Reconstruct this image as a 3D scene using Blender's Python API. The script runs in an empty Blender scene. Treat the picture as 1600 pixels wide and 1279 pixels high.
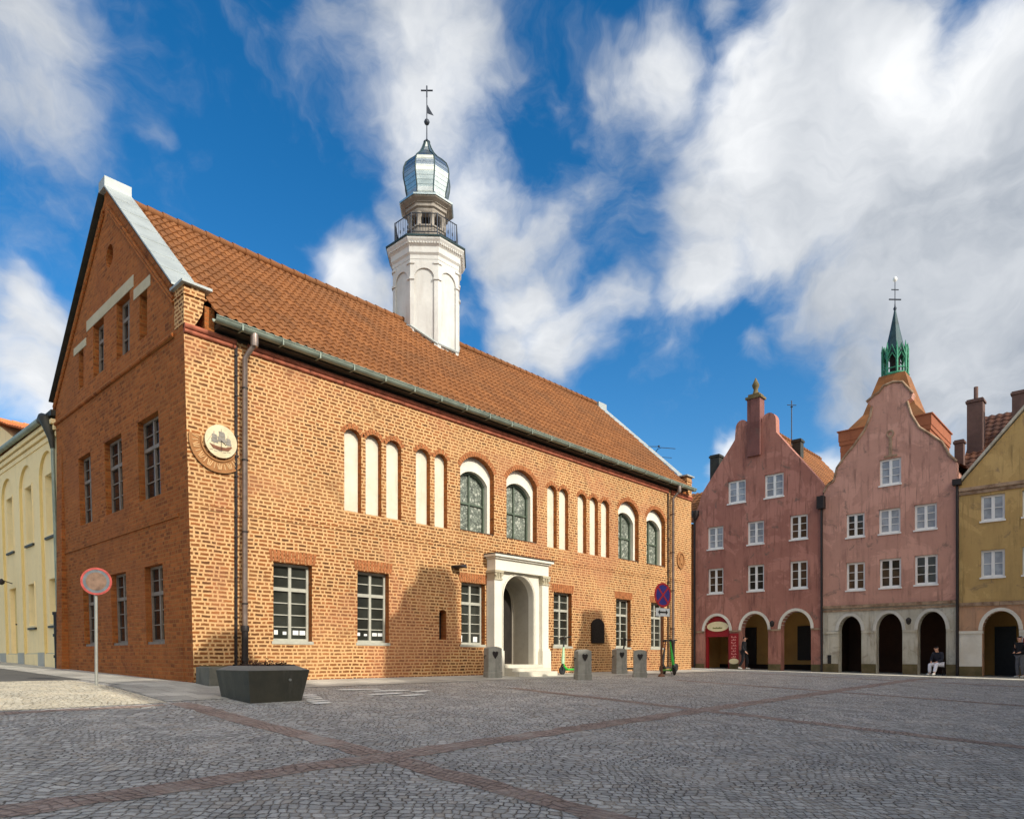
import bpy, bmesh, math, random
from mathutils import Vector, Matrix
from mathutils.geometry import tessellate_polygon
R = math.radians
random.seed(7)
scn = bpy.context.scene
col = scn.collection
OFF = {}

# ------------------------------------------------------------------ materials
def nmat(name):
    m = bpy.data.materials.new(name); m.use_nodes = True
    nt = m.node_tree
    return m, nt, nt.nodes['Principled BSDF']
def nd(nt, typ, props=None, **ins):
    n = nt.nodes.new(typ)
    for k, v in (props or {}).items(): setattr(n, k, v)
    for k, v in ins.items():
        key = int(k[1:]) if k[0] == '_' and k[1:].isdigit() else k.replace('_', ' ')
        s = n.inputs[key]
        if isinstance(v, bpy.types.NodeSocket): nt.links.new(v, s)
        else: s.default_value = v
    return n
def C4(c): return (c[0], c[1], c[2], 1.0)
def srgb(r, g, b):
    f = lambda v: (v/255/12.92) if v/255 <= .04045 else ((v/255+.055)/1.055)**2.4
    return (f(r), f(g), f(b))
def math_(nt, op, a, b=0.0, c=None, clamp=False):
    n = nt.nodes.new('ShaderNodeMath'); n.operation = op; n.use_clamp = clamp
    for i, v in enumerate((a, b) if c is None else (a, b, c)):
        if isinstance(v, bpy.types.NodeSocket): nt.links.new(v, n.inputs[i])
        else: n.inputs[i].default_value = v
    return n.outputs[0]
def mixc(nt, fac, a, b, blend='MIX'):
    n = nt.nodes.new('ShaderNodeMix'); n.data_type = 'RGBA'; n.blend_type = blend
    for i, v in ((0, fac), (6, a), (7, b)):
        if isinstance(v, bpy.types.NodeSocket): nt.links.new(v, n.inputs[i])
        else: n.inputs[i].default_value = C4(v) if isinstance(v, tuple) else v
    return n.outputs[2]
def maprange(nt, v, a, b, c=0., d=1., mode='SMOOTHSTEP'):
    n = nd(nt, 'ShaderNodeMapRange', {'interpolation_type': mode})
    nt.links.new(v, n.inputs[0])
    for i, x in ((1, a), (2, b), (3, c), (4, d)): n.inputs[i].default_value = x
    return n.outputs[0]
def objco(nt): return nd(nt, 'ShaderNodeTexCoord').outputs['Object']
def noise(nt, vec, scale, detail=4., rough=.55, dist=0.):
    n = nd(nt, 'ShaderNodeTexNoise', None, Vector=vec, Scale=scale, Detail=detail, Roughness=rough, Distortion=dist)
    return n
def wallco(nt):
    """object coordinates flattened to (along, up) by the way the face looks"""
    co = objco(nt); s = nd(nt, 'ShaderNodeSeparateXYZ', None, Vector=co)
    g = nd(nt, 'ShaderNodeNewGeometry'); sn = nd(nt, 'ShaderNodeSeparateXYZ', None, Vector=g.outputs['Normal'])
    k = math_(nt, 'GREATER_THAN', math_(nt, 'ABSOLUTE', sn.outputs[1]), .6)
    u = nd(nt, 'ShaderNodeMix', None); u.data_type = 'FLOAT'
    nt.links.new(k, u.inputs[0]); nt.links.new(s.outputs[1], u.inputs[2]); nt.links.new(s.outputs[0], u.inputs[3])
    c = nd(nt, 'ShaderNodeCombineXYZ', None, X=u.outputs[0], Y=s.outputs[2])
    return co, c.outputs[0]
def bumpit(nt, bs, h, strength=.4, dist=.01):
    b = nd(nt, 'ShaderNodeBump', None, Height=h, Strength=strength, Distance=dist)
    nt.links.new(b.outputs[0], bs.inputs['Normal'])
def bond(nt, vec, P, split, h):
    """rows of long and short blocks with every row shifted at random: distance to the joint, a random colour per block"""
    x = nd(nt, 'ShaderNodeSeparateXYZ', None, Vector=vec)
    v = math_(nt, 'DIVIDE', x.outputs[1], h); row = math_(nt, 'FLOOR', v); fv = math_(nt, 'FRACT', v)
    wr = nd(nt, 'ShaderNodeTexWhiteNoise', {'noise_dimensions': '1D'}, W=row).outputs['Value']
    t = math_(nt, 'ADD', math_(nt, 'DIVIDE', x.outputs[0], P), wr); cell = math_(nt, 'FLOOR', t); ft = math_(nt, 'FRACT', t)
    d1 = math_(nt, 'MINIMUM', ft, math_(nt, 'SUBTRACT', 1., ft)); d2 = math_(nt, 'ABSOLUTE', math_(nt, 'SUBTRACT', ft, split))
    du = math_(nt, 'MULTIPLY', math_(nt, 'MINIMUM', d1, d2), P); dv = math_(nt, 'MULTIPLY', math_(nt, 'MINIMUM', fv, math_(nt, 'SUBTRACT', 1., fv)), h)
    idv = nd(nt, 'ShaderNodeCombineXYZ', None, X=math_(nt, 'MULTIPLY_ADD', cell, 2., math_(nt, 'GREATER_THAN', ft, split)), Y=row)
    wn = nd(nt, 'ShaderNodeTexWhiteNoise', {'noise_dimensions': '2D'}, Vector=idv.outputs[0])
    return math_(nt, 'MINIMUM', du, dv), nd(nt, 'ShaderNodeSeparateColor', None, Color=wn.outputs['Color'])
def brick_mat(name, c1, c2, cdark, mortar, joint=.016, var=.5, wash=None, wamt=.38, repair=None):
    m, nt, bs = nmat(name)
    co, w = wallco(nt)
    d = noise(nt, co, 2.2, 2.)
    off = nd(nt, 'ShaderNodeVectorMath', {'operation': 'MULTIPLY_ADD'}, _0=d.outputs['Color'], _1=(.06, .045, 0), _2=w)
    d2 = noise(nt, co, 22., 2.)
    off = nd(nt, 'ShaderNodeVectorMath', {'operation': 'MULTIPLY_ADD'}, _0=d2.outputs['Color'], _1=(.022, .016, 0), _2=off.outputs[0])
    dist, rnd = bond(nt, off.outputs[0], .315, .66, .0835)
    n1 = noise(nt, co, 9., 3.).outputs['Fac']; n2 = noise(nt, co, .6, 5., .62).outputs['Fac']; n3 = noise(nt, co, 55., 3.).outputs['Fac']
    dj = math_(nt, 'ADD', dist, math_(nt, 'MULTIPLY', math_(nt, 'SUBTRACT', n1, .5), .016))
    bm = maprange(nt, dj, joint*.5, joint*1.35)
    colb = mixc(nt, rnd.outputs[0], c1, c2)
    colb = mixc(nt, math_(nt, 'MULTIPLY', maprange(nt, rnd.outputs[1], .55, .95), var), colb, cdark)
    colb = mixc(nt, math_(nt, 'MULTIPLY', maprange(nt, n2, .45, .66), wamt), colb, wash or mortar)
    colr = mixc(nt, bm, mortar, colb)
    if repair:      # patches of repointed, rubbed and sooty wall
        n4 = noise(nt, co, .33, 6., .62, .5).outputs['Fac']; n6 = noise(nt, co, 1.3, 6., .7, .6).outputs['Fac']
        colr = mixc(nt, math_(nt, 'MULTIPLY', maprange(nt, n4, .50, .62), .42), colr, repair)
        colr = mixc(nt, math_(nt, 'MULTIPLY', maprange(nt, n6, .56, .72), .40), colr, cdark)
    tone = maprange(nt, noise(nt, co, .35, 6., .65).outputs['Fac'], .25, .75, .82, 1.16, 'LINEAR')
    fine = maprange(nt, n3, .2, .8, .84, 1.16, 'LINEAR')
    vm = nd(nt, 'ShaderNodeVectorMath', {'operation': 'SCALE'}, _0=colr); nt.links.new(math_(nt, 'MULTIPLY', tone, fine), vm.inputs['Scale'])
    nt.links.new(vm.outputs[0], bs.inputs['Base Color'])
    bs.inputs['Roughness'].default_value = .9; bs.inputs['Specular IOR Level'].default_value = .2
    h = math_(nt, 'ADD', math_(nt, 'MULTIPLY', bm, .6), math_(nt, 'MULTIPLY', n3, .6))
    bumpit(nt, bs, h, .7, .012)
    return m
def plaster_mat(name, c, c2=None, scale=.8, amt=.6, stain=None, stain_amt=.5, bump=.25, rough=.9, peel=None, weather=0.):
    m, nt, bs = nmat(name)
    co = objco(nt)
    n1 = noise(nt, co, scale, 6., .65).outputs['Fac']; n2 = noise(nt, co, scale*9, 4., .6).outputs['Fac']
    colr = mixc(nt, math_(nt, 'MULTIPLY', maprange(nt, n1, .35, .7), amt), c, c2 or tuple(x*.75 for x in c))
    colr = mixc(nt, math_(nt, 'MULTIPLY', maprange(nt, n2, .5, .75), .25), colr, tuple(x*.7 for x in c))
    if stain:
        st = nd(nt, 'ShaderNodeVectorMath', {'operation': 'MULTIPLY'}, _0=co, _1=(2.2, 2.2, .35))
        n4 = noise(nt, st.outputs[0], 1.1, 6., .7).outputs['Fac']
        colr = mixc(nt, math_(nt, 'MULTIPLY', maprange(nt, n4, .5, .72), stain_amt), colr, stain)
    if weather:
        st = nd(nt, 'ShaderNodeVectorMath', {'operation': 'MULTIPLY'}, _0=co, _1=(4., 4., .28)).outputs[0]
        n8 = noise(nt, st, 1.6, 5., .65).outputs['Fac']; n9 = noise(nt, co, .42, 6., .68, .6).outputs['Fac']; n10 = noise(nt, co, 1.5, 7., .7, .8).outputs['Fac']
        colr = mixc(nt, math_(nt, 'MULTIPLY', maprange(nt, n9, .50, .54), min(.9, .30*weather)), colr, tuple(min(1., x*1.35+.02) for x in c))
        colr = mixc(nt, math_(nt, 'MULTIPLY', math_(nt, 'MULTIPLY', maprange(nt, n8, .50, .70), maprange(nt, n9, .38, .56)), min(.9, .75*weather)), colr, tuple(x*.42 for x in c))
        colr = mixc(nt, math_(nt, 'MULTIPLY', maprange(nt, n10, .57, .68), min(.85, .5*weather)), colr, (.16, .12, .095))
    if peel:
        (py, pz, pr), pc = peel
        s = nd(nt, 'ShaderNodeVectorMath', {'operation': 'DISTANCE'}, _0=nd(nt, 'ShaderNodeVectorMath', {'operation': 'MULTIPLY'}, _0=co, _1=(0, 1, .6)).outputs[0], _1=(0, py, pz*.6)).outputs['Value']
        k = math_(nt, 'ADD', math_(nt, 'DIVIDE', s, pr), math_(nt, 'MULTIPLY', math_(nt, 'SUBTRACT', noise(nt, co, 2.6, 6., .7).outputs['Fac'], .5), 1.6))
        colr = mixc(nt, maprange(nt, k, 1.0, .85), colr, pc)
    nt.links.new(colr, bs.inputs['Base Color'])
    bs.inputs['Roughness'].default_value = rough; bs.inputs['Specular IOR Level'].default_value = .25
    bumpit(nt, bs, math_(nt, 'ADD', n2, math_(nt, 'MULTIPLY', noise(nt, co, scale*60, 2.).outputs['Fac'], .4)), bump, .02)
    return m
def plain_mat(name, c, rough=.6, metal=0., var=.25, scale=6., bump=.1, spec=.4):
    m, nt, bs = nmat(name)
    co = objco(nt); n1 = noise(nt, co, scale, 5., .6).outputs['Fac']
    colr = mixc(nt, maprange(nt, n1, .3, .75), tuple(min(1, x*(1+var)) for x in c), tuple(x*(1-var) for x in c))
    nt.links.new(colr, bs.inputs['Base Color'])
    bs.inputs['Roughness'].default_value = rough; bs.inputs['Metallic'].default_value = metal; bs.inputs['Specular IOR Level'].default_value = spec
    if bump: bumpit(nt, bs, noise(nt, co, scale*6, 3.).outputs['Fac'], bump, .01)
    return m
def tile_mat(name, ca, cb, cc, tw=.2, rh=.33):
    m, nt, bs = nmat(name)
    co = objco(nt)
    uv = nd(nt, 'ShaderNodeUVMap').outputs[0]
    cell = nd(nt, 'ShaderNodeVectorMath', {'operation': 'FLOOR'}, _0=uv).outputs[0]
    wn = nd(nt, 'ShaderNodeTexWhiteNoise', {'noise_dimensions': '2D'}, Vector=cell)
    n1 = noise(nt, co, .5, 5., .6).outputs['Fac']; n2 = noise(nt, co, 25., 3.).outputs['Fac']
    colr = mixc(nt, wn.outputs['Value'], ca, cb)
    colr = mixc(nt, math_(nt, 'MULTIPLY', maprange(nt, n1, .4, .7), .55), colr, cc)
    colr = mixc(nt, math_(nt, 'MULTIPLY', maprange(nt, n2, .55, .8), .4), colr, tuple(x*.5 for x in cc))
    nt.links.new(colr, bs.inputs['Base Color']); bs.inputs['Roughness'].default_value = .8; bs.inputs['Specular IOR Level'].default_value = .3
    bumpit(nt, bs, n2, .2, .01)
    return m
def glass_mat(name, c, rough=.06, var=.5, scale=1.2):
    m, nt, bs = nmat(name)
    co = objco(nt); n1 = noise(nt, co, scale, 3.).outputs['Fac']
    nt.links.new(mixc(nt, maprange(nt, n1, .35, .65), c, tuple(x*(1-var) for x in c)), bs.inputs['Base Color'])
    bs.inputs['Roughness'].default_value = rough; bs.inputs['Specular IOR Level'].default_value = .5
    bumpit(nt, bs, noise(nt, co, 2.5, 2.).outputs['Fac'], .08, .02)
    return m
def setts_mat(name, dark, light, gap, warm, P=.22, h=.105, joint=.007, rot=0., dust=.25):
    m, nt, bs = nmat(name)
    co = objco(nt)
    flat = nd(nt, 'ShaderNodeVectorMath', {'operation': 'MULTIPLY'}, _0=co, _1=(1, 1, 0)).outputs[0]
    flat = nd(nt, 'ShaderNodeVectorRotate', {'rotation_type': 'Z_AXIS'}, Vector=flat, Angle=rot).outputs[0]
    wv = noise(nt, flat, .42, 2.); w2 = noise(nt, flat, 3.5, 2.); w3 = noise(nt, flat, 16., 2.)
    p = flat
    for wn, a in ((wv, 1.1), (w2, .13), (w3, .045)): p = nd(nt, 'ShaderNodeVectorMath', {'operation': 'MULTIPLY_ADD'}, _0=wn.outputs['Color'], _1=(a, a, 0), _2=p).outputs[0]
    e, rnd = bond(nt, p, P, .46, h)
    n1 = noise(nt, flat, .22, 5., .6).outputs['Fac']; n2 = noise(nt, flat, 60., 3., .7).outputs['Fac']; n5 = noise(nt, flat, 1.6, 5., .65).outputs['Fac']
    colr = mixc(nt, rnd.outputs[0], dark, light)
    colr = mixc(nt, math_(nt, 'MULTIPLY', math_(nt, 'GREATER_THAN', rnd.outputs[1], .88), .55), colr, warm)
    tone = math_(nt, 'MULTIPLY', maprange(nt, n1, .3, .7, .86, 1.14, 'LINEAR'), maprange(nt, n2, .2, .8, .74, 1.26, 'LINEAR'))
    tone = math_(nt, 'MULTIPLY', tone, maprange(nt, n5, .3, .7, .86, 1.14, 'LINEAR'))
    ej = math_(nt, 'ADD', e, math_(nt, 'MULTIPLY', math_(nt, 'SUBTRACT', n2, .5), .012))
    jt = maprange(nt, ej, joint*.4, joint*1.7)
    gapc = mixc(nt, maprange(nt, n5, .4, .66), gap, tuple(x*2.6 for x in gap))
    colr = mixc(nt, jt, gapc, colr)
    colr = mixc(nt, math_(nt, 'MULTIPLY', maprange(nt, n5, .5, .72), dust), colr, warm)
    vm = nd(nt, 'ShaderNodeVectorMath', {'operation': 'SCALE'}, _0=colr); nt.links.new(tone, vm.inputs['Scale'])
    nt.links.new(vm.outputs[0], bs.inputs['Base Color'])
    bs.inputs['Roughness'].default_value = .8; bs.inputs['Specular IOR Level'].default_value = .3
    hh = math_(nt, 'ADD', maprange(nt, ej, 0., .022), math_(nt, 'MULTIPLY', n2, .35))
    hh = math_(nt, 'ADD', hh, math_(nt, 'MULTIPLY', rnd.outputs[2], .45))
    bumpit(nt, bs, hh, .85, .02)
    return m
def slab_mat(name, c, w=.5, h=.5, joint=.008, var=.2, off=.5, gap=.45):
    m, nt, bs = nmat(name)
    co = objco(nt)
    d = noise(nt, co, 6., 2.)
    p = nd(nt, 'ShaderNodeVectorMath', {'operation': 'MULTIPLY_ADD'}, _0=d.outputs['Color'], _1=(.02, .02, 0), _2=co).outputs[0]
    b = nd(nt, 'ShaderNodeTexBrick', {'offset': off, 'squash': 1.}, Vector=p, Color1=C4(tuple(x*(1+var) for x in c)), Color2=C4(tuple(x*(1-var) for x in c)), Mortar=C4(tuple(x*gap for x in c)))
    for k, v in (('Scale', 1.), ('Mortar Size', joint), ('Brick Width', w), ('Row Height', h), ('Mortar Smooth', .3)): b.inputs[k].default_value = v
    n1 = noise(nt, co, 1.1, 6., .65).outputs['Fac']; n2 = noise(nt, co, 40., 3.).outputs['Fac']
    vm = nd(nt, 'ShaderNodeVectorMath', {'operation': 'SCALE'}, _0=b.outputs['Color'])
    nt.links.new(math_(nt, 'MULTIPLY', maprange(nt, n1, .3, .7, .7, 1.2, 'LINEAR'), maprange(nt, n2, .2, .8, .8, 1.2, 'LINEAR')), vm.inputs['Scale'])
    nt.links.new(vm.outputs[0], bs.inputs['Base Color']); bs.inputs['Roughness'].default_value = .85
    bumpit(nt, bs, math_(nt, 'ADD', math_(nt, 'SUBTRACT', 1., b.outputs['Fac']), math_(nt, 'MULTIPLY', n2, .5)), .5, .01)
    return m
def leaded_mat(name):
    m, nt, bs = nmat(name)
    co = objco(nt)
    f2 = nd(nt, 'ShaderNodeVectorMath', {'operation': 'MULTIPLY'}, _0=co, _1=(1, 0, 1)).outputs[0]
    v = nd(nt, 'ShaderNodeTexVoronoi', {'feature': 'DISTANCE_TO_EDGE'}, Vector=f2); v.inputs['Scale'].default_value = 13.
    v2 = nd(nt, 'ShaderNodeTexVoronoi', None, Vector=f2); v2.inputs['Scale'].default_value = 13.
    r = nd(nt, 'ShaderNodeSeparateColor', None, Color=v2.outputs['Color'])
    colr = mixc(nt, r.outputs[0], (.13, .15, .12), (.30, .33, .27))
    colr = mixc(nt, math_(nt, 'GREATER_THAN', r.outputs[1], .86), colr, (.40, .42, .35))
    colr = mixc(nt, maprange(nt, v.outputs['Distance'], .03, .1), (.08, .09, .075), colr)
    nt.links.new(colr, bs.inputs['Base Color']); bs.inputs['Roughness'].default_value = .55; bs.inputs['Specular IOR Level'].default_value = .25
    bumpit(nt, bs, math_(nt, 'ADD', v.outputs['Distance'], r.outputs[2]), .35, .01)
    return m

MT = {}
MT['brick'] = brick_mat('front_brick', srgb(150, 90, 48), srgb(116, 72, 38), srgb(84, 52, 30), srgb(208, 166, 116), .0195, .85, srgb(180, 130, 84), .45, srgb(168, 108, 78))
MT['gbrick'] = brick_mat('gable_brick', srgb(170, 98, 48), srgb(142, 78, 36), srgb(88, 48, 27), srgb(152, 102, 56), .010, .55, srgb(162, 98, 52), .4, srgb(140, 84, 50))
MT['vous'] = plain_mat('voussoir_brick', srgb(158, 100, 62), .9, 0, .35, 11., .3, .2)
MT['redroll'] = plain_mat('moulded_red_brick', srgb(152, 88, 66), .85, 0, .35, 6., .3, .2)
MT['tile'] = tile_mat('roof_tile', srgb(148, 96, 54), srgb(120, 76, 42), srgb(112, 78, 50))
MT['tile2'] = tile_mat('bright_roof_tile', srgb(222, 146, 94), srgb(202, 122, 74), srgb(184, 120, 82))
MT['tiledark'] = tile_mat('old_brown_tile', srgb(104, 66, 46), srgb(84, 52, 38), srgb(66, 48, 40))
MT['zinc'] = plain_mat('zinc_sheet', srgb(160, 166, 163), .5, .1, .12, 2., .05)
MT['dome'] = plain_mat('dome_zinc', srgb(176, 184, 182), .26, .92, .15, 3.5, .12)
MT['lanternshade'] = plaster_mat('shaded_lantern_render', srgb(160, 152, 142), srgb(132, 124, 114), 1.6, .7, srgb(96, 88, 80), .6)  # shade under the dome put into a darker render colour
MT['gutter'] = plain_mat('weathered_gutter', srgb(136, 146, 132), .55, .3, .2, 3.)
MT['chimb'] = plaster_mat('sooty_chimney_brick', srgb(112, 88, 80), srgb(88, 70, 64), 2., .6, srgb(70, 58, 54), .5)
MT['copper'] = plain_mat('dark_flashing', srgb(58, 56, 48), .6, .3, .3, 4.)
MT['iron'] = plain_mat('dark_cast_iron', srgb(44, 38, 36), .55, .2, .3, 8.)
MT['rail'] = plain_mat('railing_iron', srgb(52, 58, 68), .5, .3, .2, 8., 0)
MT['white'] = plaster_mat('white_render', srgb(232, 226, 210), srgb(216, 208, 190), 1.2, .5, srgb(190, 180, 160), .3)
MT['towerw'] = plaster_mat('tower_render', srgb(206, 205, 200), srgb(184, 182, 177), 1.0, .6, srgb(168, 160, 150), .45)
MT['niche'] = plaster_mat('niche_render', srgb(222, 214, 194), srgb(206, 194, 168), 1.6, .6, srgb(184, 170, 144), .4)
MT['cement'] = plaster_mat('cement_band', srgb(186, 176, 150), srgb(166, 154, 128), 2., .5)
MT['recess'] = plaster_mat('porch_plaster', srgb(176, 168, 152), srgb(150, 142, 128), 1.5, .5)
MT['frame'] = plain_mat('grey_window_frame', srgb(172, 170, 156), .6, 0, .1, 6., .05)
MT['gframe'] = plain_mat('brown_grey_window_frame', srgb(122, 110, 99), .65, 0, .2, 6., .05)
MT['wframe'] = plain_mat('white_window_frame', srgb(236, 234, 228), .5, 0, .05, 6., .03)
MT['greenframe'] = plain_mat('green_window_frame', srgb(84, 96, 80), .6, 0, .2, 8.)
MT['pane'] = glass_mat('dark_window_glass', srgb(56, 58, 52))
MT['panedk'] = glass_mat('near_black_glass', srgb(30, 30, 30), .1)
MT['pane2'] = glass_mat('curtain_sky_glass', srgb(168, 174, 180), .12, .35, 2.)  # pale colour for curtains, with the sky's reflection painted in
MT['pane3'] = glass_mat('brown_window_glass', srgb(92, 74, 58), .08)
MT['greyblind'] = plain_mat('grey_blind', srgb(168, 168, 150), .7, 0, .1, 2.)
MT['leaded'] = leaded_mat('leaded_glass')
MT['black'] = plain_mat('black_paint', (.012, .012, .013), .5, 0, .3, 8.)
MT['darkvoid'] = plain_mat('dark_interior', srgb(34, 26, 22), .9, 0, .3, 2., 0)
MT['door'] = plain_mat('dark_door', srgb(40, 34, 30), .6, 0, .3, 5.)
MT['bronze'] = plain_mat('bronze_plaque', srgb(40, 34, 30), .5, .5, .4, 14., .4)
MT['stone'] = plaster_mat('bollard_stone', srgb(164, 161, 150), srgb(130, 127, 117), 4., .6, srgb(80, 80, 74), .5, .4)
MT['step'] = plaster_mat('step_stone', srgb(214, 208, 190), srgb(186, 180, 164), 2., .5)
MT['planter'] = plaster_mat('planter_metal', srgb(78, 76, 66), srgb(58, 59, 54), 2.4, .7, srgb(110, 108, 96), .45, .2, .6)
MT['rim'] = plaster_mat('planter_rim', srgb(126, 122, 114), srgb(100, 98, 92), 3., .6)
MT['soil'] = plain_mat('planter_soil', srgb(48, 36, 30), .95, 0, .4, 14., .8)
MT['dryplant'] = plain_mat('dry_plant', srgb(74, 48, 34), .9, 0, .4, 30.)
MT['concrete'] = plaster_mat('grey_concrete', srgb(112, 110, 100), srgb(86, 86, 80), 3., .7, srgb(60, 60, 52), .5)
MT['cream'] = plaster_mat('cream_render', srgb(250, 227, 174), srgb(243, 217, 160), .6, .5, srgb(214, 198, 154), .4)
MT['creamarch'] = plaster_mat('ochre_reveal', srgb(226, 202, 138), srgb(214, 190, 128), .6, .4)
MT['plinth'] = plaster_mat('grey_plinth', srgb(178, 178, 168), srgb(156, 156, 146), 1.5, .5)
MT['pink1'] = plaster_mat('dusky_pink_render', srgb(174, 120, 104), srgb(150, 98, 86), .5, .7, srgb(104, 68, 62), .75, weather=1.5)
MT['pinkdark'] = plaster_mat('soot_stained_pink', srgb(128, 86, 80), srgb(98, 64, 60), .9, .7, srgb(66, 46, 44), .7, weather=.8)
MT['pink2'] = plaster_mat('salmon_render', srgb(196, 148, 130), srgb(176, 130, 114), .5, .6, srgb(140, 100, 88), .6, peel=((-7.9, 6.6, 1.5), srgb(190, 160, 132)), weather=1.3)
MT['ochre'] = plaster_mat('ochre_render', srgb(190, 158, 102), srgb(172, 140, 88), .5, .6, srgb(138, 114, 76), .35, weather=1.1)
MT['peach'] = plaster_mat('peach_render', srgb(196, 150, 116), srgb(160, 132, 108), .8, .8, srgb(120, 104, 92), .5, weather=.7)
MT['oldgrey'] = plaster_mat('grey_cream_render', srgb(196, 190, 174), srgb(166, 156, 134), .8, .8, srgb(120, 100, 72), .6, weather=.8)
MT['archw'] = plaster_mat('archivolt_white', srgb(226, 220, 206), srgb(200, 190, 172), 1.2, .6)
MT['archgrey'] = plaster_mat('archivolt_grey', srgb(204, 200, 190), srgb(178, 172, 158), 1.2, .7)
MT['moss'] = plaster_mat('mossy_base', srgb(120, 104, 74), srgb(86, 80, 52), 2., .8)
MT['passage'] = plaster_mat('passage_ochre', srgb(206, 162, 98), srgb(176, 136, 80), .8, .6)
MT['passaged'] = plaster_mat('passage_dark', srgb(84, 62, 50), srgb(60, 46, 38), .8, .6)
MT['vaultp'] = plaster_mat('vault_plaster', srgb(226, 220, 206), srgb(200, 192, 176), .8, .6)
MT['cornice'] = plaster_mat('stained_cornice', srgb(176, 150, 124), srgb(108, 80, 60), 2.5, .9)
MT['redsign'] = plain_mat('red_sign', srgb(150, 28, 34), .5, 0, .12, 4., 0)
MT['creamsign'] = plain_mat('cream_sign', srgb(238, 222, 176), .5, 0, .05, 4., 0)
MT['greenink'] = plain_mat('olive_lettering', srgb(120, 120, 50), .6, 0, .1, 4., 0)
MT['pinkink'] = plain_mat('pale_lettering', srgb(226, 150, 140), .6, 0, .1, 4., 0)
MT['verd'] = plain_mat('verdigris_copper', srgb(52, 122, 94), .6, .15, .4, 1.2, .1)
MT['verdk'] = plain_mat('dark_green_copper', srgb(42, 64, 68), .55, .2, .4, .8, .1)
MT['chbrick'] = plaster_mat('tower_brick', srgb(150, 90, 62), srgb(128, 74, 52), .5, .6, srgb(120, 64, 44), .4)
MT['chtrim'] = plaster_mat('tower_trim', srgb(226, 184, 140), srgb(206, 160, 116), .5, .5)
MT['pipe'] = plain_mat('brown_metal_pipe', srgb(138, 122, 112), .32, .55, .2, 5., .05)
MT['post'] = plain_mat('galvanised_post', srgb(150, 150, 142), .5, .3, .12, 6., .05)
MT['rustpost'] = plain_mat('brown_post', srgb(110, 72, 48), .6, .1, .3, 9., .1)
MT['signred'] = plain_mat('sign_red', srgb(176, 44, 48), .4, 0, .08, 5., 0)
MT['signdim'] = plain_mat('faded_sign_red', srgb(166, 70, 62), .4, 0, .3, 9., 0)
MT['signblue'] = plain_mat('sign_blue', srgb(58, 54, 128), .4, 0, .08, 5., 0)
MT['signwhite'] = plain_mat('sign_white', srgb(214, 216, 214), .45, 0, .05, 5., 0)
MT['signdull'] = plain_mat('sign_dull_face', srgb(116, 92, 76), .35, 0, .4, 7., 0)
MT['signgreyblue'] = plain_mat('sign_grey_blue', srgb(98, 104, 108), .4, 0, .25, 7., 0)
MT['scgreen'] = plain_mat('scooter_green', srgb(56, 178, 62), .35, 0, .12, 9., 0)
MT['scpale'] = plain_mat('scooter_pale_green', srgb(176, 214, 170), .35, 0, .1, 9., 0)
MT['rubber'] = plain_mat('rubber', (.016, .016, .017), .75, 0, .2, 20.)
MT['scdark'] = plain_mat('scooter_dark', srgb(44, 46, 46), .5, .1, .2, 9., 0)
MT['scred'] = plain_mat('scooter_dark_red', srgb(84, 30, 30), .5, 0, .2, 9., 0)
MT['cloth'] = plain_mat('black_cloth', srgb(26, 25, 30), .9, 0, .3, 14., .2)
MT['navy'] = plain_mat('navy_cloth', srgb(32, 33, 44), .9, 0, .3, 14., .2)
MT['whitecloth'] = plain_mat('white_cloth', srgb(214, 214, 224), .85, 0, .08, 10., .2)
MT['greycloth'] = plain_mat('grey_cloth', srgb(90, 92, 98), .9, 0, .15, 10., .2)
MT['skin'] = plain_mat('skin', srgb(206, 156, 130), .6, 0, .08, 10., 0)
MT['hair'] = plain_mat('dark_hair', srgb(38, 30, 26), .7, 0, .2, 30., .1)
MT['shoe'] = plain_mat('pale_shoes', srgb(190, 188, 182), .6, 0, .1, 10., 0)
MT['relief'] = plaster_mat('sundial_ring', srgb(166, 118, 74), srgb(134, 92, 56), 5., .6)
MT['reliefd'] = plain_mat('sundial_marks', srgb(206, 168, 120), .9, 0, .15, 9.)
MT['dial'] = plaster_mat('sundial_disc', srgb(220, 206, 172), srgb(196, 180, 144), 4., .7, srgb(176, 170, 150), .4)
MT['shipg'] = plain_mat('ship_grey', srgb(138, 132, 122), .9, 0, .2, 9.)
MT['shipb'] = plain_mat('ship_brown', srgb(118, 78, 58), .9, 0, .2, 9.)
MT['paper'] = plain_mat('paper_notice', srgb(226, 226, 222), .8, 0, .05, 9., 0)
MT['setts'] = setts_mat('granite_setts', srgb(160, 157, 150), srgb(198, 195, 187), srgb(90, 83, 73), srgb(172, 160, 144), .19, .092, .0055, R(44))
MT['band'] = setts_mat('red_setts', srgb(152, 132, 119), srgb(174, 153, 139), srgb(98, 84, 75), srgb(162, 152, 140), .18, .09, .0055, R(90), .75)
MT['settssunlit'] = setts_mat('sunlit_setts', srgb(196, 186, 162), srgb(220, 211, 188), srgb(140, 128, 104), srgb(204, 190, 160), .19, .092, .005, R(10), .4)  # sunlit patch of the setts, put into a paler colour
MT['walk'] = slab_mat('pavement_slabs', srgb(176, 172, 160), .5, .5)
MT['walksunlit'] = slab_mat('sunlit_slabs', srgb(226, 220, 202), .8, .6, .006, .06, .5, .7)  # pale slabs with the strip of sunlight put into their colour
MT['concretewalk'] = slab_mat('light_concrete_paving', srgb(222, 211, 180), 1.2, 1.2, .006, .06, .5, .7)
MT['streetshade'] = plaster_mat('street_shade_colour', srgb(98, 96, 90), srgb(78, 76, 72), 1.4, .6, None, 0, .5)  # shade on the far street painted as a darker surface
MT['kerb'] = plaster_mat('kerb_stone', srgb(168, 164, 152), srgb(138, 134, 124), 2., .6)
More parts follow.
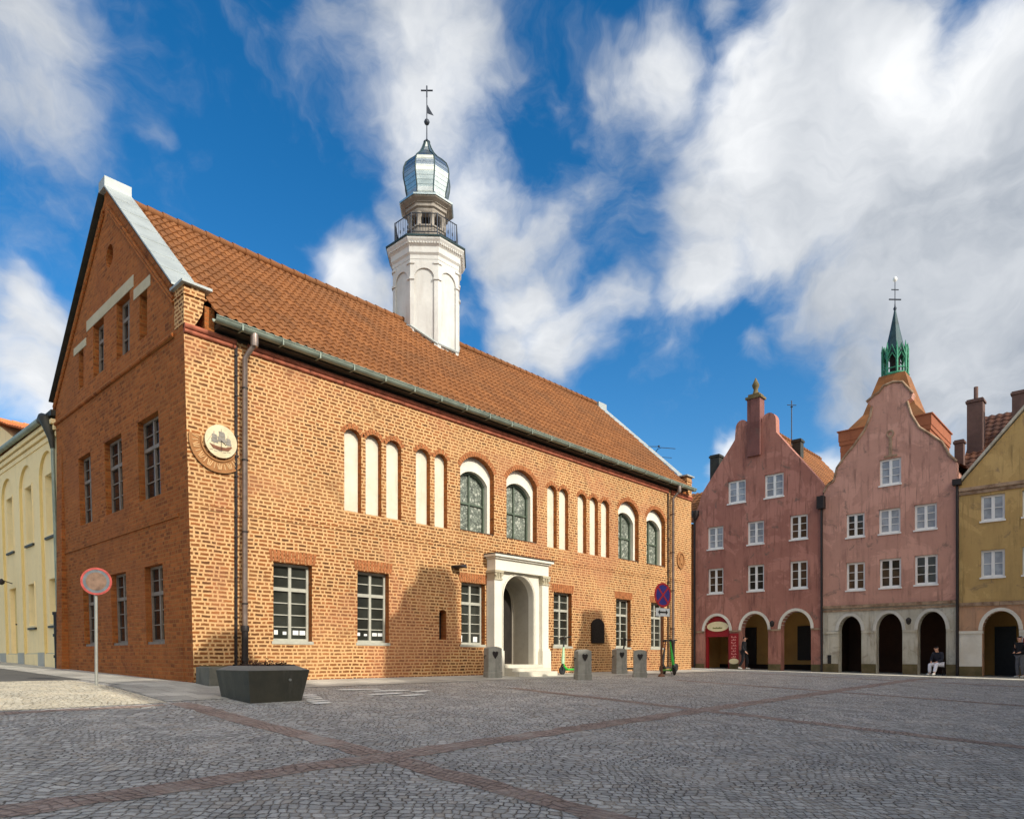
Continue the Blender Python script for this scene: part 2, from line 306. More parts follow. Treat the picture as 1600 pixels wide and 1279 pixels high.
MT['sun_patch'] = plaster_mat('sun_patch_white', srgb(238, 236, 226), srgb(204, 202, 192), 5., .7)
MT['rowwall'] = plaster_mat('opposite_row_render', srgb(206, 186, 150), srgb(184, 160, 128), .6, .6)

# ------------------------------------------------------------------ mesh helpers
class MB:
    def __init__(s): s.v = []; s.f = []; s.m = []; s.uv = None
    def add(s, vs, fs, mi=0):
        o = len(s.v); s.v += [tuple(x) for x in vs]
        for f in fs: s.f.append([o+i for i in f]); s.m.append(mi)
    def hexa(s, p, mi=0):
        s.add(p, [(0, 3, 2, 1), (4, 5, 6, 7), (0, 1, 5, 4), (1, 2, 6, 5), (2, 3, 7, 6), (3, 0, 4, 7)], mi)
    def box(s, a, b, mp=None, mi=0):
        p = [(a[0], a[1], a[2]), (b[0], a[1], a[2]), (b[0], b[1], a[2]), (a[0], b[1], a[2]), (a[0], a[1], b[2]), (b[0], a[1], b[2]), (b[0], b[1], b[2]), (a[0], b[1], b[2])]
        s.hexa([mp(*q) for q in p] if mp else p, mi)
    def plate(s, outline, holes, w0, w1, mp, mi=0, mside=None, back=True):
        """polygon with holes from depth w1 (front) to w0 (back), mapped by mp(u, v, w)"""
        loops = [outline]+list(holes)
        tri = tessellate_polygon([[Vector((u, v, 0)) for u, v in l] for l in loops])
        flat = [q for l in loops for q in l]; n = len(flat)
        s.add([mp(u, v, w1) for u, v in flat], tri, mi)
        if back: s.add([mp(u, v, w0) for u, v in flat], [t[::-1] for t in tri], mi)
        for li, l in enumerate(loops):
            k = len(l)
            vs = [mp(u, v, w1) for u, v in l]+[mp(u, v, w0) for u, v in l]
            s.add(vs, [(i, (i+1) % k, k+(i+1) % k, k+i) for i in range(k)], (mside if (li and mside is not None) else mi))
    def tube(s, path, r, n=10, mi=0, cap=True):
        path = [Vector(p) for p in path]; rings = []
        rr = r if isinstance(r, (list, tuple)) else [r]*len(path)
        up = None
        for i, p in enumerate(path):
            t = (path[min(i+1, len(path)-1)]-path[max(i-1, 0)]).normalized()
            if up is None:
                up = Vector((0, 0, 1)) if abs(t.z) < .9 else Vector((1, 0, 0))
            x = t.cross(up).normalized(); y = x.cross(t).normalized(); up = y
            rings.append([p+(x*math.cos(2*math.pi*k/n)+y*math.sin(2*math.pi*k/n))*rr[i] for k in range(n)])
        vs = [q for g in rings for q in g]; fs = []
        for i in range(len(path)-1):
            for k in range(n): fs.append((i*n+k, i*n+(k+1) % n, (i+1)*n+(k+1) % n, (i+1)*n+k))
        if cap: fs += [tuple(range(n))[::-1], tuple((len(path)-1)*n+k for k in range(n))]
        s.add(vs, fs, mi)
    def lathe(s, prof, c, n=16, ph=0., mi=0, capb=True):
        vs = []; fs = []
        for r, z in prof:
            for k in range(n):
                a = ph+2*math.pi*k/n; vs.append((c[0]+r*math.cos(a), c[1]+r*math.sin(a), c[2]+z))
        for i in range(len(prof)-1):
            for k in range(n): fs.append((i*n+k, i*n+(k+1) % n, (i+1)*n+(k+1) % n, (i+1)*n+k))
        if capb: fs += [tuple(range(n))[::-1], tuple((len(prof)-1)*n+k for k in range(n))]
        s.add(vs, fs, mi)
    def build(s, name, mats, parent=None, smooth=None, recalc=True, loc=None):
        me = bpy.data.meshes.new(name)
        off = OFF.get(parent.name, Vector((0, 0, 0))) if parent else Vector(loc or (0, 0, 0))
        me.from_pydata([tuple(Vector(v)-off) for v in s.v], [], s.f)
        for m in (mats if isinstance(mats, (list, tuple)) else [mats]): me.materials.append(MT[m] if isinstance(m, str) else m)
        me.polygons.foreach_set('material_index', s.m)
        if recalc:
            bm = bmesh.new(); bm.from_mesh(me); bmesh.ops.recalc_face_normals(bm, faces=bm.faces); bm.to_mesh(me); bm.free()
        if s.uv:
            ul = me.uv_layers.new(name='UVMap')
            for lp in me.loops: ul.data[lp.index].uv = s.uv[lp.vertex_index]
        if smooth is not None:
            me.shade_smooth(); me.set_sharp_from_angle(angle=R(smooth))
        o = bpy.data.objects.new(name, me); col.objects.link(o)
        OFF[o.name] = off
        if parent: o.parent = parent
        else: o.location = off
        return o
def tag(o, label, cat, group=None, kind=None):
    o['label'] = label; o['category'] = cat
    if group: o['group'] = group
    if kind: o['kind'] = kind
    return o
def thing(name, label, cat, loc, group=None):
    o = bpy.data.objects.new(name, None); o.empty_display_size = .3; col.objects.link(o); o.location = loc
    OFF[o.name] = Vector(loc)
    return tag(o, label, cat, group)
def struct(o): o['kind'] = 'structure'; return o
def dup(root, loc, rz=0., label=None, ry=0.):
    r = root.copy(); col.objects.link(r); r.location = loc; r.rotation_euler = (0, ry, rz)
    if label: r['label'] = label
    for ch in list(root.children):
        c = ch.copy(); col.objects.link(c); c.parent = r
        for g in ch.children:
            d = g.copy(); col.objects.link(d); d.parent = c
    return r
def arch(u0, u1, v0, vs, rise=None, n=14):
    """door-shaped outline; rise None = half circle"""
    c = (u0+u1)/2; a = (u1-u0)/2; b = a if rise is None else rise
    return [(u0, v0), (u1, v0)]+[(c+a*math.cos(math.pi*i/n), vs+b*math.sin(math.pi*i/n)) for i in range(n+1)]
def segarch(u0, u1, v0, vs, rise, n=10):
    a = (u1-u0)/2; rad = (a*a+rise*rise)/(2*rise); c = (u0+u1)/2; th = math.asin(min(1, a/rad)) if rise < a else math.pi/2
    return [(u0, v0), (u1, v0)]+[(c+rad*math.sin(th-2*th*i/n), vs-rad*math.cos(th)+rad*math.cos(th-2*th*i/n)) for i in range(n+1)]
def rect(u0, u1, v0, v1): return [(u0, v0), (u1, v0), (u1, v1), (u0, v1)]
def circ(cu, cv, ru, rv=None, n=24): return [(cu+ru*math.cos(2*math.pi*i/n), cv+(rv or ru)*math.sin(2*math.pi*i/n)) for i in range(n)]

def lean(z): return -.2+.0285*max(0., min(7., 7.-z))     # the old gable wall leans out a little towards its top
def FAC(u, v, w): return (u, -w, v)
def FACL(u, v, w): return ((lean(v) if u < -.0001 or abs(u) < .0001 else u), -w, v)
def GAB(u, v, w): return (lean(v)-w, u, v)
XH = 29.5
def HOU(u, v, w): return (XH-w, -u, v)

def window(parent, mp, u0, u1, v0, v1, w, fm, pm, cols=2, rows=(2, 4), transom=.33, fw=.055, name='window', sill=None, bar=.022, cm=.035):
    m = MB()
    m.box((u0, v0, w-.06), (u0+fw, v1, w), mp); m.box((u1-fw, v0, w-.06), (u1, v1, w), mp)
    m.box((u0+fw, v0, w-.06), (u1-fw, v0+fw, w), mp); m.box((u0+fw, v1-fw, w-.06), (u1-fw, v1, w), mp)
    spans = [(v0+fw, v1-fw)]
    if transom:
        t = v1-(v1-v0)*transom
        m.box((u0+fw, t-.04, w-.06), (u1-fw, t+.04, w+.012), mp)
        spans = [(t+.04, v1-fw), (v0+fw, t-.04)]
    c = (u0+u1)/2
    for (a, b), n in zip(spans, rows):
        if cols > 1: m.box((c-cm, a, w-.058), (c+cm, b, w+.006), mp)
        for i in range(1, n):
            y = a+(b-a)*i/n
            if cols > 1:
                m.box((u0+fw, y-bar/2, w-.05), (c-cm, y+bar/2, w-.012), mp); m.box((c+cm, y-bar/2, w-.05), (u1-fw, y+bar/2, w-.012), mp)
            else: m.box((u0+fw, y-bar/2, w-.05), (u1-fw, y+bar/2, w-.012), mp)
    f = m.build(name, fm, parent)
    p = MB(); p.box((u0+.02, v0+.02, w-.045), (u1-.02, v1-.02, w-.038), mp); p.build('pane', pm, f)
    if sill:
        q = MB(); q.box((u0-.04, v0-.07, w-.05), (u1+.04, v0-.003, w+sill), mp); q.build('sill', fm, f)
    return f
def voussoirs(m, u0, u1, v, h, w, mp, fan=.25):
    n = max(3, int((u1-u0)/.085)); c = (u0+u1)/2
    for i in range(n):
        a = u0+(u1-u0)*(i+.12)/n; b = u0+(u1-u0)*(i+.88)/n
        k = lambda x: x+(x-c)*fan*h/max(.3, (u1-u0))*1.2
        p = [(a, v, w-.02), (b, v, w-.02), (k(b), v+h, w-.02), (k(a), v+h, w-.02), (a, v, w), (b, v, w), (k(b), v+h, w), (k(a), v+h, w)]
        m.hexa([mp(*q) for q in p])
def ringvous(m, cu, cv, a, b, t, w, mp, a0=0., a1=math.pi):
    L = (a1-a0)*(a+b)/2; n = max(6, int(L/.085))
    for i in range(n):
        x = a0+(a1-a0)*(i+.12)/n; y = a0+(a1-a0)*(i+.88)/n
        q = []
        for ww in (w-.02, w):
            for (an, rr) in ((x, 0), (y, 0), (y, t), (x, t)): q.append(mp(cu+(a+rr)*math.cos(an), cv+(b+rr)*math.sin(an), ww))
        m.hexa(q)
def roof_slope(name, parent, o, a, b, mat, tw=.2, rh=.33, seg=6, amp=.028, step=.03, b2=None):
    """tiled slope: corner o, a along the eaves, b up the slope (b2: slope vector at the far end)"""
    o, a, b = Vector(o), Vector(a), Vector(b); b2 = Vector(b2) if b2 else b
    nrm = a.cross(b).normalized()
    if nrm.z < 0: nrm = -nrm
    nc = max(2, round(a.length/tw)); nr = max(2, round(b.length/rh))
    m = MB(); m.uv = []
    nu = nc*seg+1; vs = []
    for r in range(nr):
        for e in (0, 1):
            fv = (r+e)/nr
            for i in range(nu):
                fu = i/(nc*seg); ph = 2*math.pi*i/seg
                h = amp*math.cos(ph)+(step if e == 0 else 0)+.018*math.sin(fu*a.length*.85+1.)*math.sin(fv*b.length*1.1+.6)+.005*math.sin(r*7.3+i*1.7)
                vs.append(o+a*fu+(b*(1-fu)+b2*fu)*fv+nrm*h); m.uv.append((fu*nc+.25, r+(.05 if e == 0 else .95)))
    fs = []
    for r in range(nr*2-1):
        for i in range(nu-1): fs.append((r*nu+i, r*nu+i+1, (r+1)*nu+i+1, (r+1)*nu+i))
    m.add(vs, fs)
    ob = m.build(name, mat, parent, recalc=False)
    me = ob.data
    if me.polygons[0].normal.z < 0: me.flip_normals()
    me.shade_smooth(); me.set_sharp_from_angle(angle=R(50))
    return ob
def ridge(name, parent, p, q, mat, r=.11, step=.36):
    p, q = Vector(p), Vector(q); n = int((q-p).length/step); m = MB(); m.uv = None
    for i in range(n):
        a = p.lerp(q, i/n); b = p.lerp(q, (i+1.08)/n)
        m.tube([a, b], [r*1.18, r*.92], 10)
    return m.build(name, mat, parent, 40)

# ------------------------------------------------------------------ ground
def kslope(x): return .066-.00168*max(-8., min(30., x))
def bump01(a, b, x): t = max(0., min(1., (x-a)/(b-a))); return t*t*(3-2*t)
def gz(x, y):
    base = -.18*bump01(20., 29.5, x)
    yy = max(-22., y)
    if y <= 0: return base+kslope(x)*yy
    k = .022*(1-bump01(0., 3., x))+.0192*bump01(18., 24., x)
    return base+k*min(y, 40.)
def sheet(name, mat, poly_rows, dz):
    """poly_rows: list of rows of (x, y) laid on the ground"""
    m = MB(); nu = len(poly_rows[0])
    for r in poly_rows: m.v += [(x, y, gz(x, y)+dz) for x, y in r]
    for j in range(len(poly_rows)-1):
        for i in range(nu-1): m.f.append((j*nu+i, j*nu+i+1, (j+1)*nu+i+1, (j+1)*nu+i)); m.m.append(0)
    o = m.build(name, mat, None, recalc=False)
    if o.data.polygons[0].normal.z < 0: o.data.flip_normals()
    return struct(o)
def lin(a, b, n): return [a+(b-a)*i/n for i in range(n+1)]
def strip_sheet(name, mat, x0, x1, y0, y1, dz, st=.5):
    return sheet(name, mat, [[(x, y) for x in lin(x0, x1, max(1, int(abs(x1-x0)/st)))] for y in lin(y0, y1, max(1, int(abs(y1-y0)/st)))], dz)
xs = [-400, -200, -100, -60, -40]+lin(-30, 40, 140)+[50, 70, 110, 200, 400]
ys = [-400, -200, -100, -60, -40]+lin(-30, 30, 120)+[40, 60, 110, 200, 400]
sheet('cobblestone_square', 'setts', [[(x, y) for x in xs] for y in ys], 0.)
def wob(pts, w, name='paving_band'):
    """a band of red setts along a straight line with slightly ragged edges"""
    (xa, ya), (xb, yb) = pts; L = math.hypot(xb-xa, yb-ya); n = int(L/.2); nx, ny = -(yb-ya)/L, (xb-xa)/L
    rows = [[], [], [], []]
    for i in range(n+1):
        x, y = xa+(xb-xa)*i/n, ya+(yb-ya)*i/n
        e0, e1 = random.uniform(-.04, .04), random.uniform(-.04, .04)
        for k, d in enumerate((-w/2+e0, -w/6, w/6, w/2+e1)): rows[k].append((x+nx*d, y+ny*d))
    return sheet(name, 'band', rows, .004)
wob([(-14, -8.05), (26.6, -8.05)], .36)
for xx, yt in ((-1.45, -2.9), (5.75, -3.3), (12.6, -3.6), (19.6, -1.0)):
    wob([(xx, yt), (xx+.05, -7.87)], .34); wob([(xx+.05, -8.23), (xx+.1, -17.6)], .34)
wob([(-14, -2.95), (-1.72, -3.05)], .2)
# pavements: slabs along the front, sunlit-coloured setts by the gable, shade-coloured street beyond, granite walk in sunlit colour before the houses
strip_sheet('pavement', 'walk', .7, 20.3, -1.55, 0.02, .008)
strip_sheet('pavement', 'walk', -1.55, .66, -2.7, -.003, .008)
strip_sheet('pavement', 'walk', -1.35, .15, .0, 26., .008)
strip_sheet('street', 'settssunlit', -9.5, -1.59, -2.8, 2.1, .006)
strip_sheet('street', 'streetshade', -9.5, -1.39, 2.13, 40., .006)
strip_sheet('pavement', 'walksunlit', 26.9, 28.6, -22., 12., .008)
strip_sheet('pavement', 'walk', 28.64, 33.5, -22., 12., .010)
# patches of sunlight on the setts, put in as white sheets
def sun_patch(x0, x1, y0, y1, rz=0.):
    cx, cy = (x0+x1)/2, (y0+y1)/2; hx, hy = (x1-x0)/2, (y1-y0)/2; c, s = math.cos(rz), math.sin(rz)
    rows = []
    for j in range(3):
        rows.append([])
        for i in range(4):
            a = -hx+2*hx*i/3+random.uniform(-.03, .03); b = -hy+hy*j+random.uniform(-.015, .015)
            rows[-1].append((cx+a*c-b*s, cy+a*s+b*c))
    return sheet('painted_sun_patch', 'sun_patch', rows, .012)
for i in range(5): sun_patch(.66-.09*i, 1.02-.09*i, -2.9-.27*i, -2.70-.27*i)
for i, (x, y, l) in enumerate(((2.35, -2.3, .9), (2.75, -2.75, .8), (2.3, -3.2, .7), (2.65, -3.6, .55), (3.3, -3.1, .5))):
    sun_patch(x-l/2, x+l/2, y-.09, y+.09, .12*(i-2))

# ------------------------------------------------------------------ town hall
TH = thing('town_hall', 'old gothic brick town hall with tiled roof and white lantern tower', 'town hall', (0, 0, 0))
NICHES = [(3.52, 4.00), (4.13, 4.60), (4.75, 5.22), (5.70, 6.18), (6.34, 6.79), (11.02, 11.50), (11.62, 12.10), (12.60, 13.08), (13.27, 13.75), (13.93, 14.42)]
BIG = [(7.27, 8.61), (9.14, 10.52), (14.98, 16.32), (16.86, 18.22)]
LOW = [(1.71, 2.66), (3.89, 4.83), (7.31, 8.24), (11.34, 12.28), (14.84, 15.78), (17.18, 18.12)]
holes = []
for a, b in NICHES: holes.append(segarch(a, b, 4.0, 5.82, .16))
for a, b in BIG: holes.append(segarch(a, b, 4.04, 5.78, .40))
for a, b in LOW: holes.append(rect(a, b, .80, 2.60))
holes.append(segarch(6.50, 6.76, .99, 1.70, .10, 6))
holes.append(arch(8.72, 10.18, -.2, 2.28, .70))
m = MB()
m.plate([(0, -.35), (20.3, -.35), (20.3, 7.3), (-.2, 7.3), (-.2, 7.0), (-.1, 3.5)][:1]+[(20.3, -.35), (20.3, 7.11), (-.2, 7.11), (-.2, 7.), (lean(3.5), 3.5), (0, 0)], holes, -.45, 0., FAC, 0, 1)
fw_ = m.build('front_wall', ['brick', 'gbrick'], TH)
for p in fw_.data.polygons:
    if p.normal.x < -.7: p.material_index = 1
# brick back of the blind niches and their render
for a, b in NICHES:
    q = MB(); q.plate(segarch(a-.03, b+.03, 3.97, 5.84, .16), [], -.24, -.14, FAC); q.build('niche_panel', 'niche', TH)
for lst, vs_, rise, t_ in ((NICHES, 5.82, .16, .115), (BIG, 5.78, .40, .14)):
    for a, b in lst:
        q = MB(); hw = (b-a)/2; rad = (hw*hw+rise*rise)/(2*rise); th = math.asin(hw/rad)
        ringvous(q, (a+b)/2, vs_-rad*math.cos(th), rad, rad, t_, .012, FAC, math.pi/2-th, math.pi/2+th); q.build('brick_arch', 'vous', TH)
for a, b in LOW:
    q = MB(); voussoirs(q, a-.08, b+.08, 2.615, .25, .012, FAC); q.build('brick_lintel', 'vous', TH)
# big arched windows
for a, b in BIG:
    o = MB(); hw0, hw1 = a+.05, b-.11
    o.plate(segarch(a-.03, b+.03, 4.0, 5.80, .40), [segarch(hw0, hw1, 4.06, 5.47, .32)], -.38, -.17, FAC)
    wd = o.build('arched_window', 'white', TH)
    g = MB(); g.plate(segarch(hw0-.02, hw1+.02, 4.02, 5.49, .32), [], -.42, -.36, FAC); g.build('pane', 'leaded', wd)
    f = MB()
    f.plate(segarch(hw0+.003, hw1-.003, 4.064, 5.47, .315), [segarch(hw0+.055, hw1-.055, 4.12, 5.45, .27)], -.355, -.29, FAC)
    c = (hw0+hw1)/2
    f.box((c-.025, 4.12, -.355), (c+.025, 5.71, -.31), FAC); f.box((hw0+.055, 4.86, -.355), (c-.025, 4.91, -.315), FAC); f.box((c+.025, 4.86, -.355), (hw1-.055, 4.91, -.315), FAC)
    f.build('frame', 'greenframe', wd)
    s = MB(); s.box((a+.003, 4.043, -.1), (b-.003, 4.07, -.02), FAC); s.build('sill', 'copper', wd)
# lower windows
for i, (a, b) in enumerate(LOW):
    wd = window(TH, FAC, a+.004, b-.004, .875, 2.596, -.15, 'frame', 'pane', sill=.16)
    if i < 2:
        for uu in (.12, .34, .6, .78):
            n = MB(); x0 = a+uu*(b-a); n.box((x0, 1.0+.02*(i+1), -.186), (x0+.09+.05*(uu > .5), 1.12-.03*(uu == .34), -.180), FAC); n.build('paper_notice', 'paper', wd)
    if i == 2:
        n = MB(); n.box((a+.1, .95, -.186), (a+.2, 1.13, -.180), FAC); n.build('paper_notice', 'paper', wd); n = MB(); n.box((b-.3, .95, -.186), (b-.14, 1.1, -.180), FAC); n.build('paper_notice', 'paper', wd)
q = MB(); q.plate(segarch(6.48, 6.78, .97, 1.72, .10, 6), [], -.4, -.22, FAC); q.build('slit_opening', 'darkvoid', TH)
# plaque, small lamp hood, number of courses
q = MB(); q.plate(segarch(13.34, 14.06, 1.0, 1.66, .18), [], .003, .05, FAC); pq = q.build('memorial_plaque', 'bronze', TH)
q = MB(); q.plate(segarch(13.40, 14.0, 1.06, 1.62, .15), [], .05, .06, FAC)
for i in range(7): q.box((13.47+.02*(i % 2), 1.14+.065*i, .06), (13.92-.03*(i % 3), 1.165+.065*i, .065), FAC)
q.build('relief_lines', 'bronze', pq)
q = MB(); q.add([FAC(6.93, 2.96, .002), FAC(7.25, 2.96, .002), FAC(7.25, 3.06, .002), FAC(6.93, 3.02, .002), FAC(7.0, 2.99, .3), FAC(7.25, 2.96, .3), FAC(7.25, 3.06, .26)],
     [(0, 1, 2, 3), (0, 4, 5, 1), (1, 5, 6, 2), (2, 6, 3), (3, 6, 4, 0), (4, 6, 5)]); q.build('lamp_hood', 'iron', TH)
# string courses
q = MB()
for s0, s1 in ((.005, .86), (1.12, 18.42), (18.66, 20.3)):
    for zc, rr in ((6.98, .045), (7.08, .06)): q.tube([(s0 if s0 > .1 else -.2, -.012, zc), (s1, -.012, zc)], rr, 10)
q.build('string_course', 'redroll', TH, 40)
q = MB()
s0 = .02
while s0 < 20.2:
    L = random.uniform(.22, .30)
    if True:
        d = random.uniform(.006, .02)
        for zc in (3.50, 3.585): q.box((s0+.01+(zc > 3.55)*.13, zc+random.uniform(-.006, .006), -.01), (min(20.28, s0+L-.012+(zc > 3.55)*.13), zc+.066, d), FAC)
    s0 += L
q.build('belt_course', 'brick', TH)
# gable wall towards the street
gh = [rect(4.66, 5.44, 7.50, 8.80), rect(2.93, 3.78, 7.46, 8.80), rect(6.20, 6.58, 7.50, 8.48), rect(1.90, 2.34, 7.48, 8.48), circ(4.25, 10.1, .24, .27, 20)]
UP = [(5.78, 6.76), (3.58, 4.76), (1.38, 2.58)]; LO = [(5.82, 6.72), (3.56, 4.60), (1.40, 2.42)]
for a, b in UP: gh.append(rect(a, b, 3.98, 5.74))
for a, b in LO: gh.append(rect(a, b, .80, 2.52))
m = MB()
m.plate([(.45, -.3), (8.62, -.1), (8.62, 7.0), (8.80, 7.55), (8.80, 7.72), (4.62, 11.59), (4.62, 11.90), (4.30, 11.90), (4.30, 11.59), (.42, 7.93), (.42, 7.31), (.45, 7.3)], gh, -.45, 0., GAB, 0, None)
m.build('gable_wall', 'gbrick', TH)
q = MB()
for s0 in (0,): q.tube([(lean(7.02)-.01, .46, 7.03), (lean(7.02)-.01, 8.62, 7.06)], .05, 8)
for t0, t1 in ((.46, 8.6),): q.box((t0, 3.38, -.01), (t1, 3.45, .03), GAB)
# moulded brick under the rake
for pa, pb in (((8.74, 7.62), (4.62, 11.41)), ((4.34, 11.38), (.45, 7.82))):
    for k in range(2):
        d = .06+.10*k
        q.tube([GAB(pa[0], pa[1]-d, .02), GAB(pb[0], pb[1]-d, .02)], .04, 8)
q.build('string_course', 'gbrick', TH, 40)
q = MB()
for t0, t1, z0, z1 in ((5.97, 6.97, 8.485, 8.68), (2.68, 5.92, 8.805, 9.07), (1.70, 2.66, 8.485, 8.72)): q.box((t0, z0, -.05), (t1, z1, .014), GAB)
q.build('cement_lintel', 'cement', TH)
window(TH, GAB, 4.664, 5.436, 7.504, 8.796, -.13, 'gframe', 'panedk', 2, (1, 2), .32, .07)
window(TH, GAB, 2.934, 3.776, 7.464, 8.796, -.13, 'gframe', 'panedk', 2, (1, 2), .32, .07)
for t0, t1 in ((6.204, 6.576), (1.904, 2.336)): window(TH, GAB, t0, t1, 7.504, 8.476, -.16, 'gframe', 'pane3', 1, (3,), None, .05)
q = MB(); q.plate(circ(4.25, 10.1, .27, .30, 20), [], -.3, -.14, GAB); q.build('oculus', 'gbrick', TH)
for a, b in UP: window(TH, GAB, a+.004, b-.004, 4.0, 5.736, -.13, 'gframe', 'panedk', 2, (2, 3), .36, .05)
for a, b in LO: window(TH, GAB, a+.004, b-.004, .86, 2.516, -.13, 'gframe', 'panedk', 2, (2, 3), .36, .05, sill=.1)
# zinc copings
def coping(xc, name):
    x0, x1 = xc-.30, xc+.32
    for (pa, pb), mt in ((((.30, 7.97), (4.26, 11.71)), 'zinc'), (((8.86, 7.72), (4.66, 11.71)), 'copper')):
        m = MB(); n = 7
        for i in range(n):
            a = (pa[0]+(pb[0]-pa[0])*i/n, pa[1]+(pb[1]-pa[1])*i/n); b = (pa[0]+(pb[0]-pa[0])*(i+.992)/n, pa[1]+(pb[1]-pa[1])*(i+.992)/n)
            h = .04+.002*(i % 2)
            m.hexa([(x0, a[0], a[1]), (x1, a[0], a[1]), (x1, b[0], b[1]), (x0, b[0], b[1]), (x0, a[0], a[1]+h), (x1, a[0], a[1]+h), (x1, b[0], b[1]+h), (x0, b[0], b[1]+h)])
            if i: m.tube([(x0, a[0], a[1]+h), (x1, a[0], a[1]+h)], .012, 6)
        m.build(name, mt, TH)
    m = MB(); m.box((x0+.01, 4.25, 11.73), (x1-.01, 4.67, 11.975)); m.build('gable_cap', 'zinc', TH)
coping(-.02, 'gable_coping')
coping(20.02, 'gable_coping')
# far gable
m = MB()
FARG = lambda u, v, w: (20.3+w, u, v)
m.plate([(.46, -.2), (8.6, -.2), (8.6, 7.3), (8.8, 7.7), (4.62, 11.6), (4.62, 11.9), (4.30, 11.9), (4.30, 11.6), (.42, 7.93), (.46, 7.2)], [], -.45, 0., FARG)
m.build('gable_wall', 'gbrick', TH)
m = MB(); m.box((-.19, 8.12, -.2), (20.3, 8.6, 7.3)); m.build('rear_wall', 'gbrick', TH)
# corner piers (kneelers) with stone caps
def pier(x0, x1, sgn, name):
    m = MB(); x0, x1 = (x0-.006, x1) if sgn > 0 else (x0, x1+.006)
    far = x1 if sgn > 0 else x0; near = x0 if sgn > 0 else x1
    prof = [(near, 7.12), (near+sgn*.20, 7.12), (near+sgn*.27, 7.24), (near+sgn*.36, 7.42), (near+sgn*.39, 7.62), (near+sgn*.40, 7.70), (near, 7.70)]
    m.plate(prof, [], -.44, .02, FAC)
    m.box((min(near, near+sgn*.44)-(.02 if sgn > 0 else 0), 7.703, -.46), (max(near, near+sgn*.44)+(.02 if sgn < 0 else 0), 7.73, .045), FAC)
    m.box((min(near, near+sgn*.41), 7.733, -.44), (max(near, near+sgn*.41), 7.90, .025), FAC)
    p = m.build('corner_pier', ['brick'], TH)
    c = MB(); a, b = min(near, near+sgn*.46), max(near, near+sgn*.46)
    c.box((a-.07, 7.903, -.50), (b+.07, 7.955, .11), FAC); c.build('cap', 'zinc', p)
    return p
pier(-.2, .2, 1, 'corner_pier'); pier(19.9, 20.3, -1, 'corner_pier')
# roof
EY, EZ = -.30, 7.36
rz0, rz1 = 11.62, 11.86
roof_slope('roof', TH, (.31, EY, EZ), (19.36, 0, 0), (0, 4.4-EY, rz0-EZ), 'tile', .2, .33, 6, .026, .034, b2=(0, 4.4-EY, rz1-EZ))
roof_slope('roof', TH, (19.67, 9.1, EZ), (-19.36, 0, 0), (0, -4.7, rz1-EZ), 'tile', .4, .6, 3, .026, .034, b2=(0, -4.7, rz0-EZ))
ridge('ridge_tiles', TH, (.32, 4.4, rz0+.05), (19.66, 4.4, rz1+.05), 'tile', .10, .36)
m = MB(); m.box((.42, -.26, 7.19), (19.55, .2, 7.30)); m.box((.42, .003, 7.113), (19.55, .4, 7.187)); m.build('eaves_board', 'copper', TH)
m = MB(); m.box((.215, .004, 7.113), (.415, .44, 7.62)); m.box((19.56, .004, 7.113), (19.88, .44, 7.62)); m.build('pier_backing', 'gbrick', TH)
m = MB(); n = 10
gx0, gx1 = .26, 19.96
prof = [(-.34-.10*math.cos(math.pi*i/n), 7.30-.10*math.sin(math.pi*i/n)) for i in range(n+1)]
prof += [(-.34+.088*math.cos(math.pi*i/n), 7.30-.088*math.sin(math.pi*i/n)) for i in range(n+1)]
k = len(prof)
m.add([(gx0, y, z) for y, z in prof]+[(gx1, y, z+.02) for y, z in prof], [(i, (i+1) % k, k+(i+1) % k, k+i) for i in range(k)]+[tuple(range(k))[::-1], tuple(range(k, 2*k))])
m.tube([(gx0, -.44, 7.305), (gx1, -.44, 7.325)], .016, 8)
x = .8
while x < 19.9:
    m.box((x-.015, -.452, 7.18), (x+.015, -.446, 7.32)); m.box((x-.015, -.446, 7.18), (x+.015, -.25, 7.19)); x += .9
m.build('gutter', 'gutter', TH, 40)
# downpipes
def downpipe(x, low, top=7.28):
    m = MB()
    m.tube([(x+.10, -.34, top-.06), (x+.10, -.34, top-.26), (x+.05, -.24, top-.38), (x, -.13, top-.52), (x, -.13, low)], .055, 12)
    m.lathe([(.075, top-.30), (.085, top-.22), (.085, top-.05)], (x+.10, -.34, 0), 12)
    p = m.build('downpipe', 'pipe', TH, 40)
    q = MB(); q.tube([(x, -.13, low+.04), (x, -.13, -.08)], .066, 12); q.lathe([(.085, low-.06), (.085, low+.02), (.074, low+.06)], (x, -.13, 0), 12); q.lathe([(.08, .45), (.08, .5)], (x, -.13, 0), 12)
    q.build('cast_iron_boot', 'iron', p, 40)
    c = MB()
    z = low+.5
    while z < 6.6: c.lathe([(.066, z), (.066, z+.03)], (x, -.13, 0), 12); c.box((x-.012, -.13, z), (x+.012, -.002, z+.03)); z += 1.5
    c.build('clamp', 'iron', p, 40)
    return p
downpipe(1.0, 1.12); downpipe(18.6, 1.12)
for x in (.86, 18.40):
    m = MB(); m.box((x-.03, -.03, .1), (x+.03, -.003, 7.0)); m.tube([(x, -.045, 7.0), (x, -.045, .1)], .014, 6)
    z = .5
    while z < 7.1: m.box((x-.04, -.062, z), (x+.04, -.034, z+.025)); z += .42
    m.build('lightning_cable', 'iron', TH)
